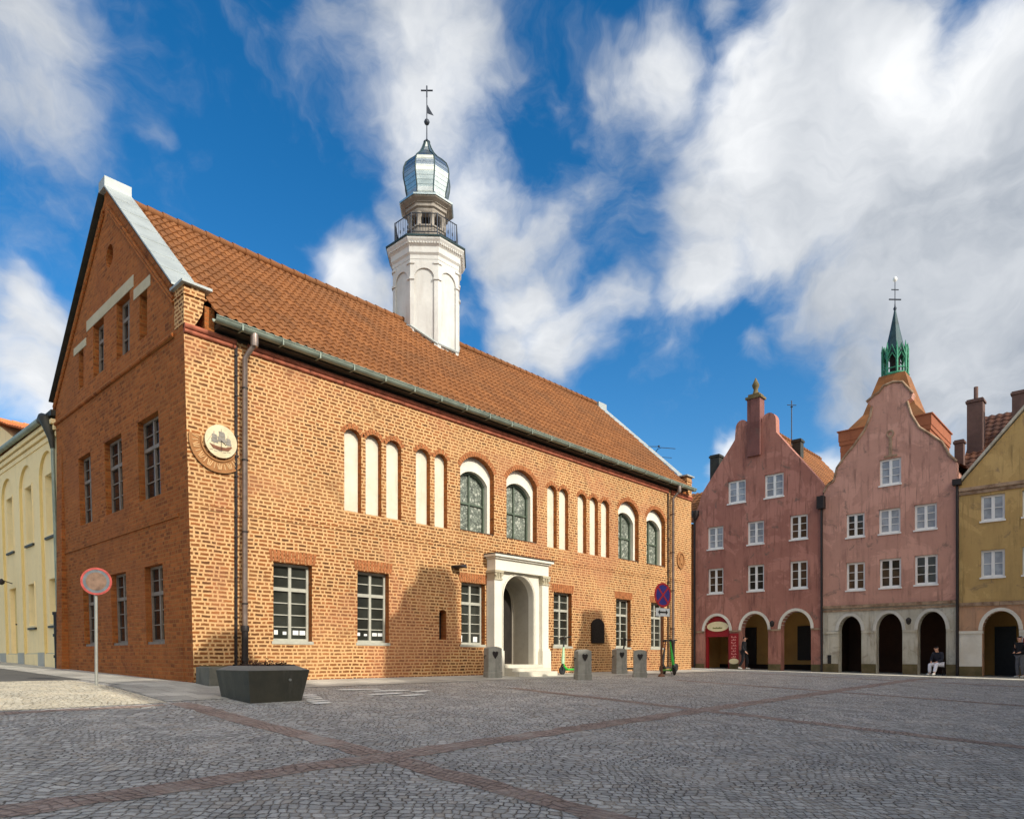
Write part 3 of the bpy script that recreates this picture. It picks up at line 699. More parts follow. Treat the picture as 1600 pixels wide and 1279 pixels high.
# portal
m = MB()
m.plate(rect(8.42, 10.5, 0., 3.1), [arch(8.78, 10.12, .0005, 2.26, .66, 20)], .002, .2, FAC)
po = m.build('portal', 'white', TH)
for a, b in ((8.30, 8.60), (10.40, 10.70)):
    m = MB()
    m.box((a, .78, .003), (b, 2.72, .32), FAC); m.box((a-.05, -.1, .003), (b+.05, .70, .38), FAC); m.box((a-.03, .703, .003), (b+.03, .777, .35), FAC)
    m.build('pilaster', 'white', po)
for a, b in ((8.30, 8.60), (10.40, 10.70)):
    m = MB()
    m.box((a-.03, 2.93, .004), (b+.03, 3.0, .38), FAC); m.box((a-.015, 2.723, .004), (b+.015, 2.77, .345), FAC)
    m.box((a+.01, 2.773, .004), (b-.01, 2.927, .33), FAC)
    for j in range(3):
        cxx = a+.05+j*.1; m.lathe([(.012, 2.775), (.03, 2.84), (.045, 2.92)], (cxx, -.335, 0), 8)
    for xx in (a+.02, b-.02): m.tube([FAC(xx, 2.88, .3), FAC(xx, 2.88, .372)], .042, 10)
    m.build('capital', 'cement', po, 40)
m = MB()
m.box((8.32, 3.003, .003), (10.68, 3.33, .34), FAC); m.box((8.27, 3.333, .003), (10.73, 3.38, .40), FAC); m.box((8.20, 3.383, .003), (10.80, 3.45, .46), FAC)
m.build('entablature', 'white', po)
m = MB(); m.box((8.18, 3.453, .003), (10.82, 3.475, .48), FAC); m.build('cornice_flashing', 'copper', po)
m = MB()   # arch moulding
for rr, ww in ((.03, .215), (.085, .21)):
    pts = [FAC(8.78-rr, .3, ww), FAC(8.78-rr, 2.26, ww)]+[FAC(9.45-(.67+rr)*math.cos(math.pi*i/16), 2.26+(.66+rr)*math.sin(math.pi*i/16), ww) for i in range(1, 16)]+[FAC(10.12+rr, 2.26, ww), FAC(10.12+rr, .3, ww)]
    m.tube(pts, .022, 6)
m.build('arch_moulding', 'white', po, 50)
m = MB()   # porch tunnel and its back
prof = [(8.78, .25), (8.78, 2.26)]+[(9.45-.67*math.cos(math.pi*i/16), 2.26+.66*math.sin(math.pi*i/16)) for i in range(1, 16)]+[(10.12, 2.26), (10.12, .25)]
n = len(prof)
m.add([FAC(u, v, .001) for u, v in prof]+[FAC(u, v, -.62) for u, v in prof], [(i, i+1, n+i+1, n+i) for i in range(n-1)])
m.plate([(8.6, .2), (10.3, .2), (10.3, 3.1), (8.6, 3.1)], [arch(8.84, 10.06, .31, 2.2, .58)], -.67, -.61, FAC)
m.box((8.6, .2, -.77), (10.3, .30, .0), FAC)
m.build('porch', 'recess', po, 60)
m = MB(); m.box((8.75, .302, -.80), (10.15, 2.9, -.675), FAC); d = m.build('entrance_door', 'door', po)
m = MB(); m.lathe([(.02, 0), (.025, .02), (.02, .12)], (9.65, .655, 1.25), 8); m.build('handle', 'bronze', d)
m = MB()
for i, (wz, hz) in enumerate(((.95, .10), (.68, .20), (.40, .30))): m.box((8.66, -.1 if i == 0 else hz-.098, .004), (10.36, hz-.002, wz), FAC)
m.build('steps', 'step', po)
# sundial at the corner
m = MB()
n = 40; a0, a1 = R(172), R(352)
def arcband(m, cu, cv, r0, r1, a0, a1, w0, w1, n, mi=0):
    pr = [(cu+r1*math.cos(a0+(a1-a0)*i/n), cv+r1*math.sin(a0+(a1-a0)*i/n)) for i in range(n+1)]+[(cu+r0*math.cos(a1-(a1-a0)*i/n), cv+r0*math.sin(a1-(a1-a0)*i/n)) for i in range(n+1)]
    m.plate(pr, [], w0, w1, FAC, mi)
SU, SV = .50, 4.93
arcband(m, SU, SV-.02, .36, .60, a0, R(338), .002, .022, n)
for r in (.36, .59): arcband(m, SU, SV-.02, r, r+.03, a0, R(338), .022, .045, n)
sd = m.build('sundial', 'relief', TH)
m = MB()
for i in range(26):
    a = R(178)+R(156)*i/25
    d = .02*((i*7) % 3)
    p0 = (SU+(.42+d*.6)*math.cos(a), SV-.02+(.42+d*.6)*math.sin(a)); a2 = a+R((-5, 0, 5, 0)[i % 4])*.8; p1 = (SU+.55*math.cos(a2), SV-.02+.55*math.sin(a2))
    m.tube([FAC(p0[0], p0[1], .024), FAC(p1[0], p1[1], .024)], .011, 5)
m.build('hour_marks', 'reliefd', sd)
m = MB(); m.plate(circ(SU+.02, SV, .335, .335, 40), [], .046, .075, FAC); dk = m.build('dial_face', 'dial', sd)
m = MB()
m.plate([(SU-.22, SV-.08), (SU-.14, SV-.10), (SU-.03, SV-.115), (SU+.10, SV-.115), (SU+.22, SV-.07), (SU+.25, SV-.085), (SU+.17, SV-.17), (SU-.02, SV-.19), (SU-.15, SV-.165)], [], .0755, .084, FAC, 1)
for cu, cv, sc in ((-.13, .03, .9), (.02, .06, 1.15), (.16, .02, .75)):
    m.box((SU+cu-.005, SV-.11, .0755), (SU+cu+.005, SV+cv+.17*sc, .081), FAC)
    for k in range(2):
        z0 = SV+cv-.07+.095*sc*k; hw = (.075-.02*k)*sc
        m.plate([(SU+cu-hw+.012, z0), (SU+cu+hw+.016, z0-.008), (SU+cu+hw*.9+.02, z0+.045*sc), (SU+cu+hw*.85, z0+.082*sc), (SU+cu-hw*.85, z0+.085*sc), (SU+cu-hw*.75, z0+.04*sc)], [], .0755, .083+.001*k, FAC, 0)
m.add([FAC(SU-.28, SV-.07, .079), FAC(SU-.13, SV+.17, .079), FAC(SU-.128, SV+.165, .079), FAC(SU-.27, SV-.07, .079)], [(0, 1, 2, 3)])
for k in range(5):
    z0 = SV-.20-.018*(k % 2); x0 = SU-.22+.09*k; m.box((x0, z0, .0755), (x0+.07, z0+.008, .081), FAC)
m.build('painted_ship', ['shipg', 'shipb'], dk)
m = MB(); m.tube([FAC(SU+.02, SV+.02, .07), FAC(SU+.03, SV-.12, .26)], .008, 6); m.build('gnomon', 'iron', sd)
# relief cartouche at the far corner
m = MB(); m.plate(circ(19.4, 4.42, .30, .34, 24), [circ(19.4, 4.42, .24, .28, 24)], .002, .05, FAC)
m.plate(circ(19.4, 4.42, .235, .275, 24), [], .002, .02, FAC)
m.plate([(19.3, 4.25), (19.42, 4.3), (19.5, 4.22), (19.46, 4.42), (19.56, 4.55), (19.43, 4.52), (19.4, 4.66), (19.35, 4.5), (19.24, 4.52), (19.33, 4.4)], [], .021, .05, FAC)
m.build('cartouche', 'relief', TH)
# aerials by the far gable
m = MB(); bx, by = 20.8, 2.0
m.tube([(bx, by, 7.0), (bx, by, 9.45)], .018, 6); m.tube([(bx, by, 9.45), (bx, by-.12, 9.6), (bx, by-.3, 9.62), (bx+.5, by-.7, 9.6)], .014, 6)
for z in (9.28, 8.7, 8.42): m.tube([(bx-.02, by+.02, z), (bx+.55, by-.5, z-.03)], .012, 6)
m.build('aerial', 'rail', TH)
m = MB(); m.tube([(19.9, 2.1, 9.55), (20.6, 1.7, 9.62)], .014, 6); m.lathe([(.01, 0), (.05, .03), (.05, .07), (.01, .1)], (20.6, 1.7, 9.58), 8); m.build('aerial', 'rail', TH)
# ------------------------------------------------------------------ lantern tower on the roof
TX, TY = 9.81, 4.4
def octo(r): return r/math.cos(math.pi/8)
PH = math.pi/8
m = MB()
m.lathe([(octo(1.06), 9.4), (octo(1.06), 13.45)], (TX, TY, 0), 8, PH)
tw = m.build('lantern_tower', 'towerw', TH)
m = MB()
ap = 1.06; side = 2*ap*math.tan(math.pi/8)
for k in range(8):          # each face: raised corner lesenes with a round arch between
    a = k*math.pi/4; nx, ny = math.cos(a), math.sin(a); tx, ty = -ny, nx
    mp = lambda u, v, w, nx=nx, ny=ny, tx=tx, ty=ty: (TX+nx*(ap+w)+tx*u, TY+ny*(ap+w)+ty*u, v)
    h = side/2+.020; o_ = [(-h, 9.4), (-h+.13, 9.4), (-h+.13, 13.030)]+[(-(h-.13)*math.cos(math.pi*i/12), 13.030+.32*math.sin(math.pi*i/12)) for i in range(1, 12)]+[(h-.13, 13.030), (h-.13, 9.4), (h, 9.4), (h, 13.630), (-h, 13.630)]
    m.plate(o_, [], .002, .05, mp)
    for s in (-1, 1):
        u0, u1 = (-h-.012, -h+.15) if s < 0 else (h-.15, h+.012)
        m.box((u0, 12.960, .051), (u1, 13.030, .085), mp); m.box((u0, 13.480, .051), (u1, 13.540, .085), mp)
m.build('blind_arcade', 'towerw', tw)
m = MB()
m.lathe([(octo(1.12), 13.630), (octo(1.12), 13.680), (octo(1.12), 13.760), (octo(1.17), 13.830), (octo(1.17), 14.020), (octo(1.22), 14.080), (octo(1.30), 14.220), (octo(1.30), 14.280)], (TX, TY, 0), 8, PH)
for k in range(8):
    a = k*math.pi/4; nx, ny = math.cos(a), math.sin(a); tx, ty = -ny, nx
    mp = lambda u, v, w, nx=nx, ny=ny, tx=tx, ty=ty: (TX+nx*w+tx*u, TY+ny*w+ty*u, v)
    n = 11; h = 1.21*math.tan(math.pi/8)
    for i in range(n):
        u = -h+2*h*(i+.5)/n; m.box((u-.025, 14.090, 1.19), (u+.025, 14.190, 1.255), mp)
m.build('tower_cornice', 'towerw', tw)
m = MB(); m.lathe([(octo(1.33), 14.28), (octo(1.34), 14.33), (octo(1.04), 14.46), (octo(.6), 14.50)], (TX, TY, 0), 8, PH); m.build('gallery_roofing', 'verdk', tw)
m = MB()
R0 = octo(1.04)
cs = [(TX+R0*math.cos(PH+k*math.pi/4), TY+R0*math.sin(PH+k*math.pi/4)) for k in range(8)]
for k in range(8):
    p, q = cs[k], cs[(k+1) % 8]
    m.tube([(p[0], p[1], 14.40), (p[0], p[1], 15.21)], .020, 6)
    for z in (15.19, 14.58): m.tube([(p[0], p[1], z), (q[0], q[1], z)], .016, 6)
    for i in range(1, 9):
        x, y = p[0]+(q[0]-p[0])*i/9, p[1]+(q[1]-p[1])*i/9; m.tube([(x, y, 14.58), (x, y, 15.19)], .0075, 5)
        if i % 2: m.tube([(x, y, 14.74), (x, y, 14.84)], .02, 5)
m.build('gallery_railing', 'rail', tw)
m = MB()
m.lathe([(octo(.62), 14.46), (octo(.62), 15.00), (octo(.66), 15.02), (octo(.66), 15.07), (octo(.5), 15.08)], (TX, TY, 0), 8, PH)
m.lathe([(octo(.60), 15.50), (octo(.64), 15.56), (octo(.64), 15.62), (octo(.70), 15.66), (octo(.70), 15.76), (octo(.86), 15.88), (octo(.86), 15.92)], (TX, TY, 0), 8, PH)
R1 = octo(.54)
for k in range(8):
    a = PH+k*math.pi/4; x, y = TX+R1*math.cos(a), TY+R1*math.sin(a)
    m.lathe([(.10, 15.07), (.085, 15.11), (.075, 15.36), (.10, 15.40), (.12, 15.51)], (x, y, 0), 8)
    nx, ny = math.cos(k*math.pi/4), math.sin(k*math.pi/4); tx, ty = -ny, nx
    mp = lambda u, v, w, nx=nx, ny=ny, tx=tx, ty=ty: (TX+nx*w+tx*u, TY+ny*w+ty*u, v)
    for i in range(8):
        u = -.27+.54*(i+.5)/8; m.box((u-.018, 15.77, .70), (u+.018, 15.83, .75), mp)
m.build('lantern', 'lanternshade', tw, 50)
m = MB(); m.lathe([(octo(.3), 15.08), (octo(.3), 15.50)], (TX, TY, 0), 8, PH); m.build('lantern_core', 'darkvoid', tw)
m = MB(); pr = [(octo(.90), 15.92), (octo(.91), 15.97), (octo(.74), 16.12), (octo(.66), 16.20), (octo(.66), 16.34), (octo(.71), 16.56), (octo(.76), 16.80), (octo(.775), 17.0), (octo(.755), 17.2), (octo(.69), 17.38), (octo(.54), 17.55), (octo(.37), 17.70), (octo(.25), 17.86), (octo(.16), 18.04), (octo(.105), 18.20), (octo(.085), 18.27)]
m.lathe(pr, (TX, TY, 0), 8, PH)
dm = m.build('onion_dome', 'dome', tw)
m = MB()
for k in range(8):
    a = PH+k*math.pi/4; m.tube([(TX+(r+.003)*math.cos(a), TY+(r+.003)*math.sin(a), z) for r, z in pr[3:]], .022, 6)
for i in range(9):
    z = 16.4+.14*i; j = max(q for q in range(len(pr)-1) if pr[q][1] <= z); f = (z-pr[j][1])/(pr[j+1][1]-pr[j][1]); r = pr[j][0]*(1-f)+pr[j+1][0]*f
    m.lathe([(r-.002, z-.006), (r+.007, z), (r-.002, z+.006)], (TX, TY, 0), 8, PH, 0, False)
m.build('dome_seams', 'verdk', dm if False else tw)
m = MB()
m.lathe([(.085, 18.24), (.12, 18.30), (.05, 18.36), (.02, 18.42), (.016, 18.95), (.016, 19.9)], (TX, TY, 0), 10)
m.lathe([(.01, 18.88), (.07, 18.92), (.10, 18.99), (.07, 19.06), (.01, 19.10)], (TX, TY, 0), 12)
m.tube([(TX, TY, 19.85), (TX, TY, 20.24)], .025, 6); m.tube([(TX-.14, TY+.15, 20.08), (TX+.14, TY-.15, 20.08)], .025, 6)
m.add([(TX, TY, 19.30), (TX+.16, TY-.17, 19.22), (TX+.10, TY-.11, 19.36), (TX, TY, 19.62), (TX+.008, TY+.008, 19.30), (TX+.168, TY-.162, 19.22), (TX+.108, TY-.102, 19.36), (TX+.008, TY+.008, 19.62)], [(0, 1, 2, 3), (7, 6, 5, 4), (0, 4, 5, 1), (1, 5, 6, 2), (2, 6, 7, 3), (3, 7, 4, 0)])
m.build('weathervane', 'rail', dm, 50)
m = MB()   # flashing where the shaft meets the slope
slope = (rz0-EZ)/(4.4-EY)
for k in range(8):
    a, b = PH+k*math.pi/4, PH+(k+1)*math.pi/4; r = octo(1.09)
    p, q = (TX+r*math.cos(a), TY+r*math.sin(a)), (TX+r*math.cos(b), TY+r*math.sin(b))
    if p[1] > 4.4 and q[1] > 4.4: continue
    zz = lambda y: EZ+.1+slope*(min(y, 4.4)-EY)+.03
    m.tube([(p[0], p[1], zz(p[1])+.10), (q[0], q[1], zz(q[1])+.08)], .045, 6)
m.build('flashing', 'zinc', tw, 50)

# ------------------------------------------------------------------ yellow wing along the street
YB = thing('yellow_building', 'cream yellow rendered building with blind arches beside the brick gable', 'building', (-.1, 8.7, .19))
YBM = lambda u, v, w: GAB(u, v, w-.03)
arches = [(9.05, 10.62), (11.30, 12.95), (13.72, 15.35), (16.2, 17.8), (18.6, 20.2)]
hl = [arch(a, b, .62, 6.56-(b-a)/2*.92, (b-a)/2*.92) for a, b in arches]
m = MB(); m.plate([(8.66, -.1), (23., -.1), (23., 7.5), (8.66, 7.26)], hl, -.5, 0, YBM, 0, 1); m.build('facade', ['cream', 'creamarch'], YB)
m = MB()
hl = []
for i, (a, b) in enumerate(arches):
    c = (a+b)/2+.02; hl.append(rect(c-.40, c+.40, 4.13, 5.93))
    if i == 2: hl.append(rect(c-.45, c+.45, .63, 2.86))
    else: hl.append(rect(c-.36, c+.36, 1.50, 2.86))
m.plate([(8.9, .5), (22.8, .5), (22.8, 6.9), (8.9, 6.9)], hl, -.3, -.08, YBM); m.build('arch_panels', 'cream', YB)
for i, (a, b) in enumerate(arches):
    c = (a+b)/2+.02
    f = MB(); f.plate(rect(c-.44, c+.44, 4.09, 5.97), [rect(c-.38, c+.38, 4.15, 5.91)], -.25, -.06, YBM); w = f.build('window', 'cream', YB)
    q = MB(); q.box((c-.41, 4.1, -.29), (c+.41, 5.95, -.24), YBM); q.box((c-.02, 4.15, -.24), (c+.02, 5.91, -.22), YBM); q.build('blind', 'greyblind', w)
    q = MB(); q.box((c-.48, 4.02, -.2), (c+.48, 4.085, -.02), YBM); q.build('sill', 'copper', w)
    if i == 2:
        q = MB(); q.box((c-.46, .6, -.29), (c+.46, 2.88, -.22), YBM)
        for z in (.8, 1.8): q.box((c-.32, z, -.22), (c+.32, z+.8, -.205), YBM)
        dd = q.build('door', 'creamarch', YB)
        q = MB(); q.lathe([(.02, 0), (.03, .05)], (lean(1.7)+.12, c-.3, 1.6), 8); q.build('handle', 'iron', dd)
    else:
        f = MB(); f.plate(rect(c-.39, c+.39, 1.46, 2.9), [rect(c-.34, c+.34, 1.52, 2.84)], -.25, -.06, YBM); w = f.build('window', 'cream', YB)
        q = MB(); q.box((c-.37, 1.48, -.29), (c+.37, 2.88, -.24), YBM); q.box((c-.02, 1.52, -.24), (c+.02, 2.84, -.22), YBM); q.build('blind', 'greyblind', w)
        q = MB(); q.box((c-.43, 1.39, -.2), (c+.43, 1.455, -.02), YBM); q.build('sill', 'copper', w)
m = MB()
segs = [8.66, 9.05, 10.62, 11.30, 12.95, 13.72, 15.35, 16.2, 17.8, 18.6, 20.2, 23.]
for i in range(len(segs)-1):
    rec = i % 2
    m.box((segs[i]+.001, -.1, -.2), (segs[i+1]-.001, .64+.02*(1-rec), .02 if not rec else -.05), YBM)
m.build('plinth', 'plinth', YB)
m = MB()
for zo, w in ((6.76, .03), (6.93, .08), (7.09, .14)):
    m.hexa([YBM(8.66, zo, 0), YBM(23, zo+.14, 0), YBM(23, zo+.14, w), YBM(8.66, zo, w), YBM(8.66, zo+.13, 0), YBM(23, zo+.27, 0), YBM(23, zo+.27, w), YBM(8.66, zo+.13, w)])
m.build('cornice', 'cream', YB)
m = MB(); m.tube([GAB(9.1, 7.31, .18), GAB(23, 7.58, .18)], .09, 10); m.build('gutter', 'gutter', YB, 40)
m = MB(); m.tube([GAB(9.5, 7.30, .18), GAB(9.2, 7.34, .18), GAB(9.0, 7.24, .16), GAB(8.88, 6.98, .12), GAB(8.80, 6.7, .08), GAB(8.76, 6.4, .06)], [.09, .13, .16, .13, .09, .06], 10)
m.box((8.63, 7.30, -.3), (9.3, 7.46, .12), GAB)
m.build('hopper_head', 'copper', YB, 40)
m = MB(); m.tube([GAB(8.76, 6.45, .06), GAB(8.76, 1.6, .06)], .05, 10); dp = m.build('downpipe', 'gutter', YB, 40)
m = MB(); m.tube([GAB(8.78, 1.75, .09), GAB(8.78, .12, .09)], .085, 10)
for z in (1.72, 1.1, .5): m.tube([GAB(8.78, z, .09), GAB(8.78, z+.08, .09)], .11, 10)
m.build('cast_iron_boot', 'black', dp, 40)
m = MB(); m.tube([GAB(14.05, 2.98, .0), GAB(14.05, 3.06, .25)], .015, 6); m.lathe([(.03, 0), (.09, .05), (.10, .12), (.02, .2)], (lean(3)-.30, 14.05, 2.92), 8); m.build('wall_lamp', 'iron', YB)
roof_slope('roof', YB, GAB(23., 7.60, .12), (0, -13.7, -.25), (4.0, 0, .3), 'tile2', .4, .5, 3)
m = MB(); m.box((.4, 8.72, 0), (7.4, 22.9, 7.3)); m.build('wall', 'cream', YB)
# tiled house beyond the yellow wing: only its bright roof shows
TB = thing('tiled_house', 'house with bright orange tiled roof rising behind the yellow building gutter', 'house', (3.5, 16., .3))
m = MB(); m.plate([(11.5, .3), (24., .3), (24., 6.6), (17.6, 9.15), (11.5, 6.6)], [], -7., 0., lambda u, v, w: (.25-w, u, v)); m.build('wall', 'cream', TB)
roof_slope('roof', TB, (-.05, 11.0, 7.35), (8.4, 0, 0), (0, 6.6, 1.95), 'tile2', .24, .36, 6, .03, .035)
roof_slope('roof', TB, (8.35, 24.2, 7.35), (-8.4, 0, 0), (0, -6.6, 1.95), 'tile2', .5, .6, 3)
ridge('ridge_tiles', TB, (-.1, 17.6, 9.33), (8.4, 17.6, 9.33), 'tile2', .10, .36)
OFF_Y = 0
# ------------------------------------------------------------------ houses across the square
def hwin(parent, u0, u1, v0, v1, pm, rows=3, wm='wframe'):
    return window(parent, HOU, u0, u1, v0, v1, -.10, wm, pm, 2, (rows,), None, .09, sill=.15, bar=.026, cm=.06)
def mullions(parent): pass
def house_arches(parent, arcs, z0, um, white, imp=None):
    for (a, b, zs, ri) in arcs:
        m = MB(); n = 16; c = (a+b)/2; hw = (b-a)/2
        pr = [(c+(hw+.14)*math.cos(math.pi*i/n), zs+(ri+.14)*math.sin(math.pi*i/n)) for i in range(n+1)]+[(c-(hw+.001)*math.cos(math.pi*i/n), zs+(ri+.001)*math.sin(math.pi*i/n)) for i in range(n+1)]
        m.plate(pr, [], -.42, .05, HOU); m.build('archivolt', white, parent)
def arcade_room(parent, u0, u1, z0, zt, depth, wallm, ceilm, name='arcade_passage'):
    m = MB()
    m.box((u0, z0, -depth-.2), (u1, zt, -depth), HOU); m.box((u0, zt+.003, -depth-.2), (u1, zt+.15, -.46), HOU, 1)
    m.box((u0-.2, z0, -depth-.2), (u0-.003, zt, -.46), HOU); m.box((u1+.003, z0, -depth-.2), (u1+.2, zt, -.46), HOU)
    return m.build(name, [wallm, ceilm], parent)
# --- pink house
P1 = thing('pink_gabled_house', 'tall dusky pink gabled house with red shop sign next to the brick town hall', 'house', (XH, .0, -.15))
out = [(-4.76, -.5), (2.12, -.5), (2.12, 8.25), (2.22, 8.75), (1.96, 9.22), (-.18, 12.02), (-.2, 12.62)]
out += [(-.58-.38*math.cos(math.pi*i/8), 12.70+.40*math.sin(math.pi*i/8)) for i in range(8, -1, -1)][0:9]
out += [(-.98, 12.4), (-1.66, 12.4), (-1.68, 12.60)]
out += [(-2.02-.34*math.cos(math.pi*i/8), 12.66+.40*math.sin(math.pi*i/8)) for i in range(8, -1, -1)]
out += [(-2.40, 12.1), (-2.5, 11.95), (-4.30, 9.55), (-4.5, 8.9), (-4.76, 8.4)]
h1w = [(-2.80, -1.80, 8.72, 9.92), (-.79, .20, 8.72, 9.92), (-3.98, -3.06, 6.40, 7.62), (-1.71, -.82, 6.42, 7.62), (.52, 1.40, 6.42, 7.64), (-3.96, -3.06, 3.98, 5.34), (-1.71, -.81, 3.98, 5.34), (.52, 1.40, 3.96, 5.34)]
A1 = [(-4.16, -2.70, 1.93, .82), (-2.04, -.60, 1.93, .86), (.06, 1.56, 1.95, .88)]
hl = [rect(*w) for w in h1w]+[arch(a, b, -.35, zs, r) for a, b, zs, r in A1]
m = MB(); m.plate(out, hl, -.45, 0, HOU, 0); m.build('facade', 'pink1', P1)
for i, w in enumerate(h1w): hwin(P1, w[0]+.004, w[1]-.004, w[2]+.004, w[3]-.004, ('pane2', 'pane2', 'pane2', 'pane2', 'pane3', 'pane3', 'pane', 'pane3')[i], 3)
house_arches(P1, A1, 0, None, 'archw')
for a, b in ((-4.76, -4.17), (-2.69, -2.05), (-.59, .05), (1.57, 2.12)):
    m = MB()
    m.box((a, 1.86, -.2), (b, 1.95, .055), HOU); m.build('impost', 'cornice', P1); m = MB(); m.box((a, -.5, -.2), (b, .16, .035), HOU)
    m.build('pier_base', 'moss', P1)
arcade_room(P1, -4.7, 2.05, -.6, 2.95, 3.0, 'passage', 'vaultp')
m = MB(); m.box((-.2, .35, -2.99), (.5, 2.2, -2.93), HOU); m.build('shop_window', 'black', P1); m = MB(); m.box((1.35, .5, -2.99), (2.0, 2.4, -2.93), HOU); m.build('shop_window', 'black', P1); m = MB(); m.box((-3.6, -.4, -2.99), (-2.5, 2.2, -2.92), HOU); m.build('shop_door', 'black', P1)
m = MB(); m.box((-4.69, -.5, -2.99), (2.04, .12, -2.9), HOU); m.build('dark_dado', 'darkvoid', P1)
m = MB(); m.plate(arch(-4.15, -2.71, 1.62, 1.93, .80), [], -.28, -.12, HOU); rs = m.build('shop_fascia', 'redsign', P1)
m = MB(); m.plate(circ(-3.43, 2.18, .62, .27, 28), [], -.119, -.07, HOU); ov = m.build('oval_sign', 'creamsign', rs)
m = MB()
for i in range(9): m.box((-3.70+.062*i, 2.06, -.069), (-3.655+.062*i, 2.06+(.07 if i % 3 else .09), -.062), HOU)
m.build('lettering', 'greenink', ov)
m = MB(); m.box((-4.14, -.4, -.3), (-4.02, 1.615, -.15), HOU); m.build('door_frame', 'redsign', P1); m = MB(); m.box((-2.85, -.4, -.3), (-2.73, 1.615, -.15), HOU); m.build('door_frame', 'redsign', P1)
m = MB(); m.box((-2.66, .32, .056), (-2.16, 1.78, .09), HOU); bn = m.build('red_banner', 'redsign', P1)
m = MB()
for i in range(8):
    z = 1.64-.15*i; m.box((-2.56, z-.085, .091), (-2.26-.03*(i % 3), z-.06, .096), HOU); m.box((-2.56+.1*(i % 2), z-.05, .091), (-2.50+.1*(i % 2), z, .096), HOU); m.box((-2.36, z-.05, .091), (-2.31, z-.01, .096), HOU)
m.build('lettering', 'pinkink', bn)
m = MB(); m.plate(circ(-2.41, .30, .27, .15, 20), [], .097, .12, HOU); m.build('banner_foot', 'creamsign', bn)
m = MB(); m.lathe([(.03, 0), (.10, .06), (.13, .22), (.10, .28), (.03, .33)], (XH-.28, .28, 2.05), 8); m.tube([(XH, .28, 2.3), (XH-.28, .28, 2.38)], .018, 6); m.build('wall_lantern', 'iron', P1)
m = MB()   # centre pilaster and finial
m.box((-1.66, 11.0, .003), (-.98, 13.98, .14), HOU); m.box((-1.66, 12.403, -.44), (-.98, 13.98, .0), HOU)
m.build('gable_pilaster', 'pinkdark', P1)
m = MB(); c0 = (XH+.15, 1.32, 0)
m.box((-1.74, 13.983, -.50), (-.90, 14.10, .20), HOU); m.box((-1.62, 14.103, -.42), (-1.02, 14.24, .12), HOU)
m.lathe([(.22, 14.24), (.15, 14.32), (.10, 14.52), (.17, 14.66), (.19, 14.76), (.12, 14.90), (.05, 15.06), (.01, 15.14)], c0, 12)
m.build('finial', 'moss', P1, 50)
roof_slope('roof', P1, (XH+.46, -1.98, 8.9), (9., 0, 0), (0, 3.2, 3.85), 'tile', .3, .4, 4); roof_slope('roof', P1, (XH+9.46, 4.42, 8.9), (-9., 0, 0), (0, -3.2, 3.85), 'tile', .3, .4, 4)
ridge('ridge_tiles', P1, (XH+.46, 1.22, 12.80), (XH+9.4, 1.22, 12.80), 'tile', .1, .4)
m = MB(); m.box((XH+.46, -2.05, 3.2), (XH+9.4, 4.7, 8.95)); m.build('side_wall', 'pink1', P1)
def chimney(parent, x, y, w, z0, z1, mat='chbrick', d=None, pot=False):
    d = d or w; m = MB(); m.box((x-d/2, y-w/2, z0), (x+d/2, y+w/2, z1-.16)); m.box((x-d/2-.05, y-w/2-.05, z1-.157), (x+d/2+.05, y+w/2+.05, z1-.06)); m.box((x-d/2-.01, y-w/2-.01, z1-.057), (x+d/2+.01, y+w/2+.01, z1))
    if pot: m.tube([(x, y, z1), (x, y, z1+.62)], .09, 8)
    return m.build('chimney', mat, parent)
chimney(P1, 31.2, 4.28, .55, 9., 11.97, 'copper'); chimney(P1, 32.2, 4.9, .5, 8., 10.4, 'copper')
chimney(P1, 32.5, .2, .45, 11., 12.3, 'copper')
m = MB(); m.tube([(33., .73, 11.8), (33., .73, 14.7)], .03, 6); m.tube([(32.8, .9, 14.45), (33.2, .55, 14.45)], .02, 6); m.lathe([(.01, 0), (.08, .06), (.01, .12)], (33., .73, 14.3), 8); m.build('aerial_mast', 'rail', P1)
m = MB(); m.tube([(XH-.10, 4.70, 8.6), (XH-.10, 4.70, 0.)], .06, 8); m.lathe([(.08, 0), (.22, .25), (.22, .5)], (XH-.10, 4.66, 8.1), 8); m.build('downpipe', 'iron', P1, 40)
m = MB(); m.tube([(XH-.10, -2.10, 8.4), (XH-.10, -2.10, -.2)], .055, 8); m.box((XH-.30, -2.26, 7.75), (XH-.01, -1.92, 8.35)); m.build('downpipe', 'iron', P1, 40)
# --- salmon house
P2 = thing('salmon_gabled_house', 'salmon pink house with curved baroque gable and peeling plaster between its neighbours', 'house', (XH, -4.9, -.25))
out = [(2.13, 2.93), (7.74, 2.93), (7.74, 9.0), (7.48, 9.32), (7.19, 9.95), (6.80, 10.33), (6.30, 10.80), (5.98, 11.45), (5.80, 12.12), (5.98, 12.22), (6.05, 12.40), (5.95, 12.62), (5.78, 12.78), (5.62, 13.02), (5.24, 13.12), (4.84, 13.04), (4.66, 12.80), (4.42, 12.70), (4.16, 12.62), (4.10, 12.48), (4.34, 12.25), (4.28, 11.8), (4.02, 11.17), (3.55, 10.55), (3.16, 10.13), (2.78, 9.62), (2.64, 9.02), (2.32, 8.86), (2.13, 8.5)]
h2w = [(4.66, 5.57, 8.45, 9.66), (3.20, 4.02, 6.22, 7.34), (4.63, 5.54, 6.22, 7.36), (6.10, 6.99, 6.22, 7.36), (3.20, 4.04, 3.70, 5.02), (4.66, 5.57, 3.72, 5.06), (6.11, 7.02, 3.76, 5.08)]
m = MB(); m.plate(out, [rect(*w) for w in h2w], -.45, 0, HOU); m.build('facade', 'pink2', P2)
